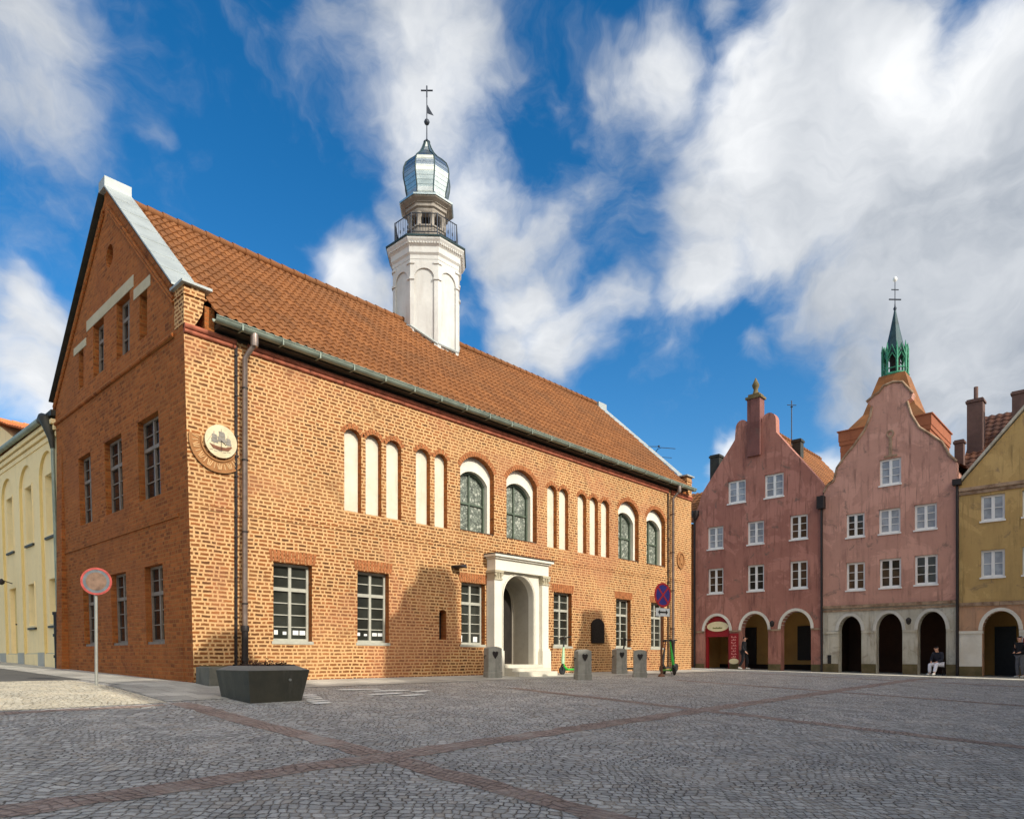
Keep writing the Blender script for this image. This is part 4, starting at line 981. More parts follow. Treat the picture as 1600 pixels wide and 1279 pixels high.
m = MB(); m.plate([(2.13, -.6), (7.74, -.6), (7.74, 2.927), (2.13, 2.927)], [arch(a, b, -.45, zs, r) for a, b, zs, r in ((2.86, 3.88, 1.78, .70), (4.52, 5.62, 1.76, .78), (6.24, 7.34, 1.75, .80))], -.46, -.006, HOU); m.build('arcade_wall', 'oldgrey', P2)
for i, w in enumerate(h2w): hwin(P2, w[0]+.004, w[1]-.004, w[2]+.004, w[3]-.004, ('pane2', 'pane', 'pane2', 'pane2', 'pane3', 'pane', 'pane')[i], 3)
for a, b in ((2.13, 2.85), (3.89, 4.51), (5.63, 6.23), (7.35, 7.74)):
    m = MB()
    m.box((a, 1.66, -.2), (b, 1.75, .045), HOU); m.build('impost', 'oldgrey', P2); m = MB(); m.box((a, -.6, -.2), (b, .2, .03), HOU)
    m.build('pier_base', 'moss', P2)
m = MB()
u = 2.14
while u < 7.72:
    L = random.uniform(.5, 1.4); m.box((u, 2.86+random.uniform(-.01, .01), -.1), (min(7.73, u+L-.01), 3.0, .08+random.uniform(-.015, .015)), HOU); u += L
m.build('cornice', 'cornice', P2)
m = MB(); m.box((2.14, 2.70, -.1), (7.73, 2.80, .03), HOU); m.build('cornice', 'cornice', P2)
house_arches(P2, ((2.86, 3.88, 1.78, .70), (4.52, 5.62, 1.76, .78), (6.24, 7.34, 1.75, .80)), 0, None, 'archgrey')
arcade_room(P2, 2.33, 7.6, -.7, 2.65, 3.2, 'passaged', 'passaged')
m = MB(); m.box((5.06, 9.80, .003), (5.20, 10.7, .03), HOU); m.plate(circ(5.13, 10.78, .16, .18, 16), [circ(5.13, 10.78, .09, .11, 16)], .003, .05, HOU); m.box((4.86, 9.72, .003), (5.42, 9.80, .05), HOU); m.build('gable_ornament', 'cornice', P2)
m = MB(); m.lathe([(.03, 0), (.09, .06), (.12, .2), (.1, .26), (.03, .32)], (XH-.25, -5.93, 1.98), 8); m.tube([(XH, -5.93, 2.2), (XH-.25, -5.93, 2.3)], .018, 6); m.build('wall_lantern', 'iron', P2)
m = MB(); m.box((2.35, .18, .001), (2.52, .62, .02), HOU); m.build('meter_box', 'black', P2)
m = MB()   # rake mouldings
def rake(pts, w=.10):
    m.tube([HOU(u, v, .02) for u, v in pts], .055, 8)
rake([(7.74, 9.02), (7.48, 9.34), (7.19, 9.97), (6.80, 10.35), (6.30, 10.82), (5.98, 11.47), (5.82, 12.1)])
rake([(2.16, 8.55), (2.34, 8.88), (2.64, 9.04), (2.78, 9.64), (3.16, 10.15), (3.55, 10.57), (4.02, 11.19), (4.28, 11.8), (4.34, 12.22)])
rake([(4.10, 12.5), (4.42, 12.72), (4.66, 12.82), (4.84, 13.06), (5.24, 13.14), (5.62, 13.04), (5.78, 12.80), (6.05, 12.42)])
m.build('gable_moulding', 'cornice', P2, 50)
roof_slope('roof', P2, (XH+.46, -8.0, 8.8), (9., 0, 0), (0, 2.95, 2.2), 'tiledark', .3, .4, 4); roof_slope('roof', P2, (XH+9.46, -1.9, 8.8), (-9., 0, 0), (0, -3.15, 2.2), 'tile', .3, .4, 4)
m = MB(); m.box((XH+.47, -7.72, 2.9), (XH+9.3, -2.15, 8.7)); m.build('side_wall', 'pink2', P2)
m = MB(); m.tube([(XH-.10, -7.78, 8.2), (XH-.10, -7.78, -.3)], .055, 8); m.box((XH-.28, -7.94, 7.95), (XH-.01, -7.62, 8.2)); m.build('downpipe', 'iron', P2, 40)
# --- ochre house at the right edge
P3 = thing('ochre_house', 'ochre yellow house with grey coping and a white patched pier', 'house', (XH, -11., -.35))
out = [(7.83, 2.7), (14.6, 2.7), (14.6, 8.1), (11.2, 11.9), (7.90, 8.02), (7.83, 7.9)]
h3w = [(8.62, 9.47, 6.29, 7.38), (8.62, 9.47, 3.90, 5.06), (10.06, 10.9, 6.29, 7.38), (10.06, 10.9, 3.90, 5.06), (11.6, 12.45, 6.29, 7.38), (11.6, 12.45, 3.90, 5.06), (13.1, 13.9, 3.9, 5.06)]
m = MB(); m.plate(out, [rect(*w) for w in h3w], -.45, 0, HOU); m.build('facade', 'ochre', P3)
A3 = ((8.68, 9.95, 1.66, .80), (10.75, 12.0, 1.66, .80), (12.8, 14.0, 1.66, .8))
m = MB(); m.plate([(7.83, -.7), (14.6, -.7), (14.6, 2.697), (7.83, 2.697)], [arch(a, b, -.55, zs, r) for a, b, zs, r in A3], -.46, -.006, HOU); m.build('arcade_wall', 'peach', P3)
for i, w in enumerate(h3w): hwin(P3, w[0]+.004, w[1]-.004, w[2]+.004, w[3]-.004, ('pane2', 'pane2', 'pane', 'pane2', 'pane', 'pane', 'pane')[i], 2)
house_arches(P3, A3, 0, None, 'archw')
for a, b in ((7.84, 8.67), (9.96, 10.74)):
    m = MB()
    m.box((a, .12, -.2), (b, 1.52, .05), HOU); m.box((a, 1.523, -.2), (b+.02, 1.64, .09), HOU); m.box((a, -.7, -.2), (b, .117, .06), HOU, 1)
    m.build('pier_facing', ['archw', 'moss'], P3)
m = MB(); m.box((10.1, .45, .051), (10.6, 1.3, .08), HOU); m.build('notice_board', 'redsign', P3)
m = MB()
u = 7.84
while u < 14.5:
    L = random.uniform(.4, 1.2); m.box((u, 2.70+random.uniform(-.02, .02), -.1), (min(14.59, u+L-.01), 2.86, .05+random.uniform(-.02, .02)), HOU); u += L
m.build('cornice', 'cornice', P3)
m = MB(); m.box((7.84, 7.50, -.1), (14.5, 7.657, .05), HOU); m.box((7.84, 7.66, -.1), (14.5, 7.80, .11), HOU)
m.build('cornice', 'cornice', P3)
m = MB()
for (a, b) in (((7.80, 7.98), (11.2, 11.98)), ((11.2, 11.98), (14.7, 8.0))):
    m.hexa([HOU(a[0], a[1], -.5), HOU(b[0], b[1], -.5), HOU(b[0], b[1], .12), HOU(a[0], a[1], .12), HOU(a[0], a[1]+.14, -.5), HOU(b[0], b[1]+.14, -.5), HOU(b[0], b[1]+.14, .12), HOU(a[0], a[1]+.14, .12)])
m.build('gable_coping', 'oldgrey', P3)
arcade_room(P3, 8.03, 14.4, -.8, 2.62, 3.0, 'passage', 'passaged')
m = MB(); m.box((8.7, -.5, -2.99), (9.5, 1.9, -2.9), HOU); m.build('dark_door', 'black', P3)
m2 = MB(); m2.box((XH+3.3, -14.5, -.6), (XH+9., -7.85, 8.0)); m2.build('side_wall', 'ochre', P3)
roof_slope('roof', P3, (XH+.5, -14.9, 8.0), (0, 7.3, 0), (5., 0, 4.3), 'tiledark', .3, .4, 4)
chimney(P3, 32.6, -7.95, .62, 8.6, 12.45, 'chimb', pot=True); chimney(P3, 33., -9.72, .8, 9., 12.5, 'chimb'); chimney(P3, 31.2, -7.55, .35, 8.6, 10.35, 'chimb')
# --- sliver of a house between town hall and pink house
P0 = thing('tiled_corner_house', 'narrow sliver of tiled house seen between the town hall corner and the pink house', 'house', (XH+1, 7.5, 0))
m = MB(); m.box((XH+.8, 4.95, -.2), (XH+8, 10.5, 8.1)); m.build('wall', 'gbrick', P0)
roof_slope('roof', P0, (XH+.5, 4.9, 8.05), (0, 5.8, 0), (3.6, 0, 2.6), 'tile', .3, .4, 4)

# ------------------------------------------------------------------ church tower far behind
CX, CY = 79.5, 3.78       # near corner
CH = thing('church_tower', 'far brick church tower with tiled roof and green copper spire behind the houses', 'church tower', (CX+5, CY+4.5, 0))
CD = 9.4; cxm, cym = CX+CD/2, CY+4.55
m = MB(); m.box((CX, CY, -1), (CX+CD, CY+9.1, 24.2)); m.build('tower_body', 'chbrick', CH)
m = MB()
for z0, z1, o in ((24.2, 24.7, .03), (24.95, 25.4, .12), (25.4, 26.5, .18), (26.5, 26.62, .32)): m.box((CX-o, CY-o, z0+.002), (CX+CD+o, CY+9.1+o, z1))
m.box((CX-.01, CY-.01, 24.70), (CX+CD+.01, CY+9.11, 24.95))
m.build('parapet', 'chbrick', CH)
m = MB()
hb = 4.2; ht = 1.35
base = [(cxm+sx*hb, cym+sy*hb, 26.6) for sx, sy in ((-1, -1), (1, -1), (1, 1), (-1, 1))]
mid = [(cxm+sx*2.7, cym+sy*2.7, 28.6) for sx, sy in ((-1, -1), (1, -1), (1, 1), (-1, 1))]
top = [(cxm+sx*ht, cym+sy*ht, 33.05) for sx, sy in ((-1, -1), (1, -1), (1, 1), (-1, 1))]
m.add(base+mid+top, [(0, 1, 5, 4), (1, 2, 6, 5), (2, 3, 7, 6), (3, 0, 4, 7), (4, 5, 9, 8), (5, 6, 10, 9), (6, 7, 11, 10), (7, 4, 8, 11), (8, 9, 10, 11)])
m.uv = [(x*1.2+y*1.2, z*2) for x, y, z in m.v]
m.build('roof', 'tile', CH)
m = MB()
m.lathe([(octo(1.32), 33.00), (octo(1.42), 33.15), (octo(1.25), 33.38)], (cxm, cym, 0), 8, PH)
RR = octo(1.22)
for k in range(8):
    a = PH+k*math.pi/4; x, y = cxm+RR*math.cos(a), cym+RR*math.sin(a); b = a+math.pi/4; x2, y2 = cxm+RR*math.cos(b), cym+RR*math.sin(b)
    m.tube([(x, y, 33.23), (x, y, 36.14)], .13, 6); m.lathe([(.16, 36.06), (.12, 36.21), (.02, 36.90)], (x, y, 0), 6)
    mx, my = (x+x2)/2, (y+y2)/2
    m.tube([(x, y, 35.06), (mx+(mx-cxm)*.05, my+(my-cym)*.05, 36.44), (x2, y2, 35.06)], .11, 6)
    m.tube([(x, y, 33.84), (x2, y2, 33.84)], .08, 6); m.tube([(x, y, 34.68), ((mx*3+x)/4, (my*3+y)/4, 35.37), (mx, my, 35.60), ((mx*3+x2)/4, (my*3+y2)/4, 35.37), (x2, y2, 34.68)], .07, 6)
m.build('spire_lantern', 'verd', CH, 50)
m = MB(); m.lathe([(.55, 33.31), (.55, 35.68)], (cxm, cym, 0), 8, PH); m.build('lantern_core', 'darkvoid', CH)
m = MB()
m.lathe([(octo(1.12), 35.60), (octo(.80), 36.90), (octo(.45), 38.72), (octo(.14), 40.54), (.10, 40.90)], (cxm, cym, 0), 8, PH)
for i in range(6):
    z = 36.14+i*.8
sp = m.build('spire', 'verdk', CH)
m = MB()
m.lathe([(.10, 40.81), (.20, 41.06), (.08, 41.31), (.05, 41.71), (.045, 44.15)], (cxm, cym, 0), 8)
m.tube([(cxm-.5, cym+.5, 42.12), (cxm+.5, cym-.5, 42.12)], .08, 6); m.tube([(cxm-.3, cym+.3, 43.26), (cxm+.3, cym-.3, 43.26)], .06, 6)
m.build('spire_cross', 'rail', sp, 50)
m = MB(); m.lathe([(.02, 44.15), (.2, 44.31), (.24, 44.48), (.2, 44.64), (.02, 44.80)], (cxm, cym, 0), 10); m.build('star', 'wframe', sp, 50)

# ------------------------------------------------------------------ the row on the near side of the square (behind the viewer); it shades the setts
AZ, EL = R(2.2), R(31)
SHX, SHZ = 18*math.tan(AZ), 18/math.cos(AZ)*math.tan(EL)
def row_house(label, prof, nm, zb=-1.4):
    """prof: outline in front-wall terms (s, z of the shadow edge it throws on the hall); moved to the row by the sun's slope"""
    pts = [(s+SHX, z+SHZ) for s, z in prof]
    xs_ = [p[0] for p in pts]; c = (min(xs_)+max(xs_))/2
    t = thing(nm, label, 'house', (c, -19, zb))
    mp = lambda u, v, w: (u, -18+w, v)
    m = MB(); m.plate([(pts[-1][0], zb-.5), (pts[0][0], zb-.5)]+pts, [], -9., 0., mp); m.build('wall', 'rowwall', t)
    q = MB(); x0, x1 = min(xs_)+1, max(xs_)-1; n = max(2, int((x1-x0)/2.4))
    for k in range(n):
        for z in (3.2, 6.0):
            x = x0+(x1-x0)*(k+.5)/n
            q.box((x-.5, z, .003), (x+.5, z+1.4, .03), mp)
    q.build('window', 'wframe', t)
    return t
row_house('cream house behind the viewer with low eaves', [(-14., -1.6), (-4.6, -1.4), (-3.6, -1.9), (-2.2, -2.2), (-1.86, -2.1), (-1.84, -.2), (-1.05, .6), (-.4, .8), (.0, .55), (.35, 1.0), (.85, 1.08), (1.15, .62), (1.75, .05), (2.05, -.62)][::1], 'gabled_house')
row_house('house behind the viewer whose stepped gable shades the hall front', [(2.07, -.72), (3.9, -.8), (4.70, -.7), (4.72, -.4), (4.76, 1.5), (5.08, 1.66), (5.34, 2.26), (5.68, 2.48), (5.80, 2.86), (6.74, 2.94), (7.14, 2.48), (7.22, 1.0), (8.1, .74), (8.5, .4), (8.9, -.3), (9.3, -.75), (10.6, -.8)], 'stepped_gable_house')
row_house('house behind the viewer whose chimney stack shades the plaque', [(10.62, -.8), (11.7, -.7), (12.15, -.05), (12.37, .62), (12.7, 1.2), (12.86, 2.08), (13.95, 2.14), (14.1, 1.75), (14.27, 1.38), (14.58, .62), (14.85, -.1), (15.3, -.75), (26.5, -.8)], 'chimney_house')
row_house('house behind the viewer past the street at the far corner of the square', [(28.25, -.8), (28.4, .5), (31., 2.), (36., -.8)], 'gabled_house')

# ------------------------------------------------------------------ planter and concrete box
zg = gz(-.1, -2.9)
PL = thing('planter', 'dark tapered metal planter with dry plants in front of the corner', 'planter', (-.07, -2.9, zg))
m = MB(); t0, t1 = (-.61, -3.48), (.49, -2.32); b0, b1 = (-.53, -3.40), (.36, -2.42); zt = .30; zb = zg-.12
def ring(a, b, z): return [(a[0], a[1], z), (b[0], a[1], z), (b[0], b[1], z), (a[0], b[1], z)]
ins = lambda a, b, d: ((a[0]+d, a[1]+d), (b[0]-d, b[1]-d))
rings = [ring(b0, b1, zb), ring(t0, t1, zt)]
m.add(rings[0]+rings[1], [(0, 1, 5, 4), (1, 2, 6, 5), (2, 3, 7, 6), (3, 0, 4, 7), (3, 2, 1, 0)])
m.build('body', 'planter', PL)
m = MB(); i0, i1 = ins(t0, t1, .16)
m.add(ring(t0, t1, zt+.001)+ring(i0, i1, zt+.075)+ring(i0, i1, zt+.01), [(0, 1, 5, 4), (1, 2, 6, 5), (2, 3, 7, 6), (3, 0, 4, 7), (4, 5, 9, 8), (5, 6, 10, 9), (6, 7, 11, 10), (7, 4, 8, 11)])
m.build('rim', 'rim', PL, recalc=False)
m = MB(); n = 12
for j in range(n+1):
    for i in range(n+1): m.v.append((i0[0]+(i1[0]-i0[0])*i/n, i0[1]+(i1[1]-i0[1])*j/n, zt+.05+random.uniform(0, .05)))
for j in range(n):
    for i in range(n): m.f.append((j*(n+1)+i, j*(n+1)+i+1, (j+1)*(n+1)+i+1, (j+1)*(n+1)+i)); m.m.append(0)
m.build('soil', 'soil', PL)
m = MB()
for k in range(60):
    x, y = random.uniform(i0[0]+.05, i1[0]-.05), random.uniform(i0[1]+.05, i1[1]-.05); h = random.uniform(.04, .09)+(.05 if abs(x-.1) < .06 and y > -2.75 else 0)
    m.tube([(x, y, zt+.05), (x+random.uniform(-.05, .05), y+random.uniform(-.05, .05), zt+.06+h)], [.007, .003], 4)
    for q in range(3):
        a = random.uniform(0, 6.28); z = zt+.07+h*random.random(); m.add([(x, y, z), (x+.05*math.cos(a), y+.05*math.sin(a), z+.02), (x+.05*math.cos(a+.5), y+.05*math.sin(a+.5), z+.03)], [(0, 1, 2)])
m.build('dry_plants', 'dryplant', PL)
m = MB(); m.tube([(.12, -3.475, .14), (.12, -3.50, .14)], .022, 12); m.build('tap_hole', 'post', PL)
BX = thing('concrete_box', 'low mossy grey concrete block against the brick corner behind the planter', 'concrete block', (.25, -.5, 0))
m = MB(); m.box((-.02, -.74, -.15), (.62, -.12, .33)); o = m.build('block', 'concrete', BX)
bv = o.modifiers.new('bevel', 'BEVEL'); bv.width = .02; bv.segments = 2
m = MB(); m.box((.03, -.69, .333), (.57, -.17, .352)); m.build('lid', 'moss', BX)

# ------------------------------------------------------------------ signs
def disc_map(c, az):
    """disc plane facing horizontal direction az (from -Y towards -X)"""
    nx, ny = -math.sin(az), -math.cos(az); tx, ty = -ny, nx
    tx, ty = math.cos(az), -math.sin(az)
    return lambda u, v, w: (c[0]+tx*u+nx*w, c[1]+ty*u+ny*w, c[2]+v)
zs = gz(-1.72, .1)
S1 = thing('traffic_sign', 'round red rimmed traffic sign on a grey post before the brick gable', 'traffic sign', (-1.72, .1, zs), 'traffic signs on posts')
m = MB(); m.tube([(-1.72, .1, zs-.1), (-1.73, .1, 2.1)], .027, 10); m.build('post', 'post', S1, 40)
mp = disc_map((-1.735, .06, 1.90), R(18))
m = MB(); m.plate(circ(0, 0, .245, None, 40), [], -.012, .006, mp); dsc = m.build('sign_disc', 'signgreyblue', S1)
m = MB(); m.plate(circ(0, 0, .25, None, 40), [circ(0, 0, .214, None, 40)], -.014, .012, mp); m.build('red_rim', 'signdim', dsc)
m = MB(); m.plate(circ(0, 0, .165, None, 32), [], .006, .010, mp); m.build('dull_face', 'signdull', dsc)
zs = gz(13.72, -2.5)
S2 = thing('no_stopping_sign', 'blue red rimmed no stopping sign above a white arrow plate on a brown post', 'traffic sign', (13.72, -2.5, zs), 'traffic signs on posts')
m = MB(); m.tube([(13.72, -2.5, zs-.1), (13.72, -2.5, 2.85)], .035, 10); m.lathe([(.12, 0), (.10, .05), (.05, .1)], (13.72, -2.5, zs), 10); m.build('post', 'rustpost', S2, 40)
mp = disc_map((13.72, -2.55, 2.50), R(10))
m = MB(); m.plate(circ(0, 0, .385, None, 40), [], -.012, .006, mp); dsc = m.build('sign_disc', 'signblue', S2)
m = MB(); m.plate(circ(0, 0, .39, None, 40), [circ(0, 0, .325, None, 40)], -.014, .012, mp)
for a in (R(45), R(-45)):
    u, v = math.cos(a), math.sin(a); px, py = -v*.03, u*.03
    m.plate([(-.33*u+px, -.33*v+py), (-.33*u-px, -.33*v-py), (.33*u-px, .33*v-py), (.33*u+px, .33*v+py)], [], .0065, .0105+.001*(a > 0), mp)
m.build('red_rim', 'signred', dsc)
m = MB(); m.plate(rect(-.33, .33, -.68, -.42), [], -.010, .006, mp); pl = m.build('arrow_plate', 'signwhite', S2)
m = MB(); m.plate([(-.24, -.55), (-.14, -.47), (-.14, -.525), (.14, -.525), (.14, -.47), (.24, -.55), (.14, -.63), (.14, -.575), (-.14, -.575), (-.14, -.63)], [], .0065, .010, mp); m.build('double_arrow', 'black', pl)

# ------------------------------------------------------------------ bollards
def make_bollard(label):
    t = thing('bollard', label, 'bollard', (0, 0, 0), 'stone bollards before the town hall')
    mp = lambda u, v, w: (u, -w, v)
    m = MB(); m.plate(segarch(-.20, .20, .17, .80, .05), [], -.15, .15, mp); o = m.build('shaft', 'stone', t)
    b = o.modifiers.new('bevel', 'BEVEL'); b.width = .012; b.segments = 2
    m = MB(); m.box((-.215, -.165, -.1), (.215, .165, .165)); o = m.build('foot', 'stone', t)
    b = o.modifiers.new('bevel', 'BEVEL'); b.width = .012; b.segments = 2
    m = MB(); m.plate([(0, .52), (-.07, .62), (-.085, .69), (-.05, .725), (0, .70), (.05, .725), (.085, .69), (.07, .62)], [], .151, .17, mp); m.build('shield_plate', 'iron', t)
    m = MB()
    for s in (-1, 1):
        m.tube([(s*.2, 0, .60), (s*.25, 0, .60), (s*.27, 0, .57), (s*.25, 0, .53)], .014, 6)
    m.build('chain_hook', 'iron', t, 50)
    return t
B = make_bollard('grey stone bollard with chain hooks standing left of the portal steps')
B.location = (7.74, -.80, gz(7.74, -.8)); B.rotation_euler = (0, 0, R(-20))
dup(B, (9.82, -2.3, gz(9.82, -2.3)), R(-30), 'grey stone bollard standing alone between the leaning green scooter and the plaque')
dup(B, (13.69, -.92, gz(13.69, -.92)), R(-25), 'grey stone bollard of the right pair, nearer to the wall and the plaque')
dup(B, (12.77, -2.3, gz(12.77, -2.3)), R(-55), 'grey stone bollard of the right pair, farther out from the wall beside the sign post')

# ------------------------------------------------------------------ electric scooters
def make_scooter(label, stem_m, deck_m, upper_m, loc, rz, lean_=0.):
    """front wheel towards +x"""
    t = thing('electric_scooter', label, 'scooter', (0, 0, 0), 'electric scooters parked by the hall')
    for x in (.46, -.44):
        m = MB(); n = 20
        pts = [(x+.105*math.cos(2*math.pi*i/n), 0, .13+.105*math.sin(2*math.pi*i/n)) for i in range(n+1)]
        m.tube(pts, .028, 8, cap=False); w = m.build('wheel', 'rubber', t, 60)
        m = MB(); m.tube([(x, -.025, .13), (x, .025, .13)], .08, 16); m.build('rim', 'scdark', w, 40)
    m = MB(); m.box((-.34, -.085, .13), (.30, .085, .185)); m.tube([(.26, 0, .16), (.36, 0, .24), (.40, 0, .34)], [.05, .045, .04], 8)
    o = m.build('deck', deck_m, t); b = o.modifiers.new('bevel', 'BEVEL'); b.width = .015; b.segments = 2
    m = MB(); m.tube([(.46, -.05, .13), (.45, -.05, .27), (.43, 0, .30), (.45, .05, .27), (.46, .05, .13)], .018, 6); m.tube([(.43, 0, .27), (.40, 0, .40)], .035, 8)
    pts = [(-.44+.15*math.cos(a), 0, .13+.15*math.sin(a)) for a in (R(30), R(60), R(90), R(120), R(150))]; m.tube(pts, .03, 6)
    m.build('fork', 'scdark', t, 50)
    m = MB(); m.tube([(.41, 0, .34), (.385, 0, .50), (.33, 0, .86)], [.052, .05, .032], 10); m.build('stem', stem_m, t, 50)
    m = MB(); m.tube([(.33, 0, .855), (.285, 0, 1.13)], .026, 8); m.build('upper_stem', upper_m, t, 50)
    m = MB(); m.tube([(.24, -.26, 1.16), (.275, -.1, 1.15), (.285, 0, 1.14), (.275, .1, 1.15), (.24, .26, 1.16)], .017, 8); m.box((.27, -.05, 1.13), (.33, .05, 1.20))
    hb = m.build('handlebar', 'scdark', t, 50)
    m = MB()
    for s in (-1, 1): m.tube([(.24, s*.26, 1.16), (.262, s*.15, 1.153)], .023, 8)
    m.build('grip', 'rubber', hb, 50)
    m = MB(); m.tube([(-.05, .06, .14), (-.12, .16, .012)], .011, 6); m.build('kickstand', 'scdark', t)
    t.location = loc; t.rotation_euler = (lean_, 0, rz)
    return t
make_scooter('pale green stemmed scooter leaning by the window right of the portal', 'scpale', 'scgreen', 'scdark', (11.55, -.62, gz(11.55, -.6)), R(172), R(6))
make_scooter('bright green scooter seen end on beside the sign post', 'scgreen', 'scgreen', 'scgreen', (15.15, -1.95, gz(15.15, -1.95)), R(232), R(4))
make_scooter('dark scooter standing side on behind the bright green one', 'scdark', 'scdark', 'scred', (17.2, -.75, gz(17.2, -.75)), R(175), R(-3))
make_scooter('dark slim scooter half hidden behind the right bollard pair', 'scdark', 'scdark', 'scdark', (14.55, -.75, gz(14.55, -.75)), R(168), R(-4))

# ------------------------------------------------------------------ people
def skin_mesh(name, verts, edges, radii, mat, parent, sub=2, root=0):
    me = bpy.data.meshes.new(name); me.from_pydata(verts, edges, []); me.materials.append(MT[mat])
    o = bpy.data.objects.new(name, me); col.objects.link(o); o.parent = parent; OFF[o.name] = Vector((0, 0, 0))
    o.modifiers.new('skin', 'SKIN'); s = o.modifiers.new('sub', 'SUBSURF'); s.levels = sub; s.render_levels = sub
    for i, r in enumerate(radii): me.skin_vertices[0].data[i].radius = (r, r) if not isinstance(r, tuple) else r
    me.skin_vertices[0].data[root].use_root = True
    me.shade_smooth()
    return o
def hand(v, e, r, wrist, idx, dirv, side):
    d = Vector(dirv).normalized(); w = Vector(wrist); p = w+d*.05; v.append(tuple(p)); r.append(.026); e.append((idx, len(v)-1)); pi = len(v)-1
    sx = Vector(side)
    for k, ln in enumerate((.07, .08, .078, .06)):
        q = p+sx*(k-1.5)*.019+d*.035; v.append(tuple(q)); r.append(.009); e.append((pi, len(v)-1)); j = len(v)-1
        q2 = q+d*ln*.6+Vector((.012, 0, 0)); v.append(tuple(q2)); r.append(.007); e.append((j, len(v)-1))
    q = w+d*.03+sx*-.045; v.append(tuple(q)); r.append(.010); e.append((pi, len(v)-1)); j = len(v)-1
    v.append(tuple(q+d*.045)); r.append(.008); e.append((j, len(v)-1))
def person(label, pose, loc, rz, top, bottom, hairm='hair', shoe='shoe'):
    """figure facing +x; pose gives joints"""
    t = thing('person', label, 'person', (0, 0, 0))
    P = pose
    v = [P['pelvis'], P['waist'], P['chest'], P['neck'], P['head0'], P['head1']]
    r = [(.10, .075), (.09, .07), (.11, .075), .055, .075, .082]; e = [(0, 1), (1, 2), (2, 3), (3, 4), (4, 5)]
    r[5] = .088
    for sd in ('l', 'r'):
        b = len(v); v += [P[sd+'sh'], P[sd+'el'], P[sd+'wr']]; r += [.044, .034, .030]; e += [(2, b), (b, b+1), (b+1, b+2)]
        d = Vector(P[sd+'wr'])-Vector(P[sd+'el']); hand(v, e, r, P[sd+'wr'], b+2, d, (1, 0, 0))
        b = len(v); v += [P[sd+'hip'], P[sd+'kn'], P[sd+'an'], P[sd+'to']]; r += [.07, .046, .036, .032]; e += [(0, b), (b, b+1), (b+1, b+2), (b+2, b+3)]
    skin_mesh('body', v, e, r, 'skin', t)
    # jacket with sleeves, trousers, shoes, hair: clothing follows the same joints, a little thicker
    v = [P['waist'], P['chest'], tuple(Vector(P['chest']).lerp(Vector(P['neck']), .8)), tuple(Vector(P['pelvis']))]; r = [(.155, .125), (.185, .135), (.075, .075), (.165, .13)]; e = [(0, 1), (1, 2), (0, 3)]
    for sd in ('l', 'r'):
        b = len(v); v += [P[sd+'sh'], P[sd+'el'], tuple(Vector(P[sd+'el']).lerp(Vector(P[sd+'wr']), .95))]; r += [.082, .063, .048]; e += [(1, b), (b, b+1), (b+1, b+2)]
    skin_mesh('jacket', v, e, r, top, t)
    v = [P['pelvis']]; r = [(.15, .12)]; e = []
    for sd in ('l', 'r'):
        b = len(v); v += [P[sd+'hip'], P[sd+'kn'], tuple(Vector(P[sd+'kn']).lerp(Vector(P[sd+'an']), .95))]; r += [.108, .080, .064]; e += [(0, b), (b, b+1), (b+1, b+2)]
    skin_mesh('trousers', v, e, r, bottom, t)
    for sd in ('l', 'r'):
        a, b = Vector(P[sd+'an']), Vector(P[sd+'to']); skin_mesh('shoe', [tuple(a+Vector((-.04, 0, -.03))), tuple(a.lerp(b, .5)+Vector((0, 0, -.01))), tuple(b+Vector((.03, 0, 0)))], [(0, 1), (1, 2)], [.052, .052, .042], shoe, t)
    h = Vector(P['head1']); f = Vector(P['face'])
    skin_mesh('hair', [tuple(h-f*.02+Vector((0, 0, .035))), tuple(h-f*.05), tuple(h-f*.05+Vector((0, 0, -.09)))], [(0, 1), (1, 2)], [.086, .085, .06], hairm, t)
    sx = Vector((-f.y, f.x, 0))
    m = MB()
    for s in (-1, 1): m.lathe([(.004, -.008), (.010, 0), (.004, .008)], tuple(h+f*.088+sx*s*.033+Vector((0, 0, -.012))), 8)
    m.build('eyes', 'black', t)
    m = MB(); c = h+f*.090; m.add([tuple(c+Vector((0, 0, -.005))), tuple(c+sx*.014+Vector((0, 0, -.05))), tuple(c-sx*.014+Vector((0, 0, -.05))), tuple(c+f*.024+Vector((0, 0, -.045)))], [(0, 1, 3), (0, 3, 2), (1, 2, 3), (0, 2, 1)])
    for s in (-1, 1): m.lathe([(.006, -.03), (.016, 0), (.008, .03)], tuple(h+sx*s*.088+Vector((0, 0, -.02))), 8)
    m.build('nose_and_ears', 'skin', t)
    m = MB(); m.box((-.004, -.022, -.004), (.004, .022, .004)); m.v = [tuple(c+Vector((0, 0, -.075))+f*(x-.002)+sx*y+Vector((0, 0, z))) for x, y, z in m.v]; m.build('mouth', 'signred', t)
    t.location = loc; t.rotation_euler = (0, 0, rz)
    return t
walk = dict(pelvis=(0, 0, .95), waist=(.0, 0, 1.08), chest=(.02, 0, 1.32), neck=(.03, 0, 1.50), head0=(.05, 0, 1.58), head1=(.06, 0, 1.66), face=(1, 0, 0),
            lsh=(.02, .19, 1.40), lel=(-.06, .24, 1.14), lwr=(.06, .24, .92), rsh=(.02, -.19, 1.40), rel=(-.02, -.24, 1.13), rwr=(.14, -.23, .93),
            lhip=(.02, .09, .88), lkn=(.16, .09, .50), lan=(.10, .09, .09), lto=(.26, .10, .05), rhip=(-.01, -.09, .88), rkn=(-.04, -.09, .49), ran=(-.24, -.09, .13), rto=(-.10, -.10, .05))
stand = dict(walk, lkn=(.04, .10, .49), lan=(.0, .11, .09), lto=(.15, .13, .05), rkn=(.04, -.10, .49), ran=(.0, -.11, .09), rto=(.15, -.13, .05), lwr=(.20, .12, 1.05), lel=(-.04, .25, 1.13), rwr=(.20, -.12, 1.05), rel=(-.04, -.25, 1.13))
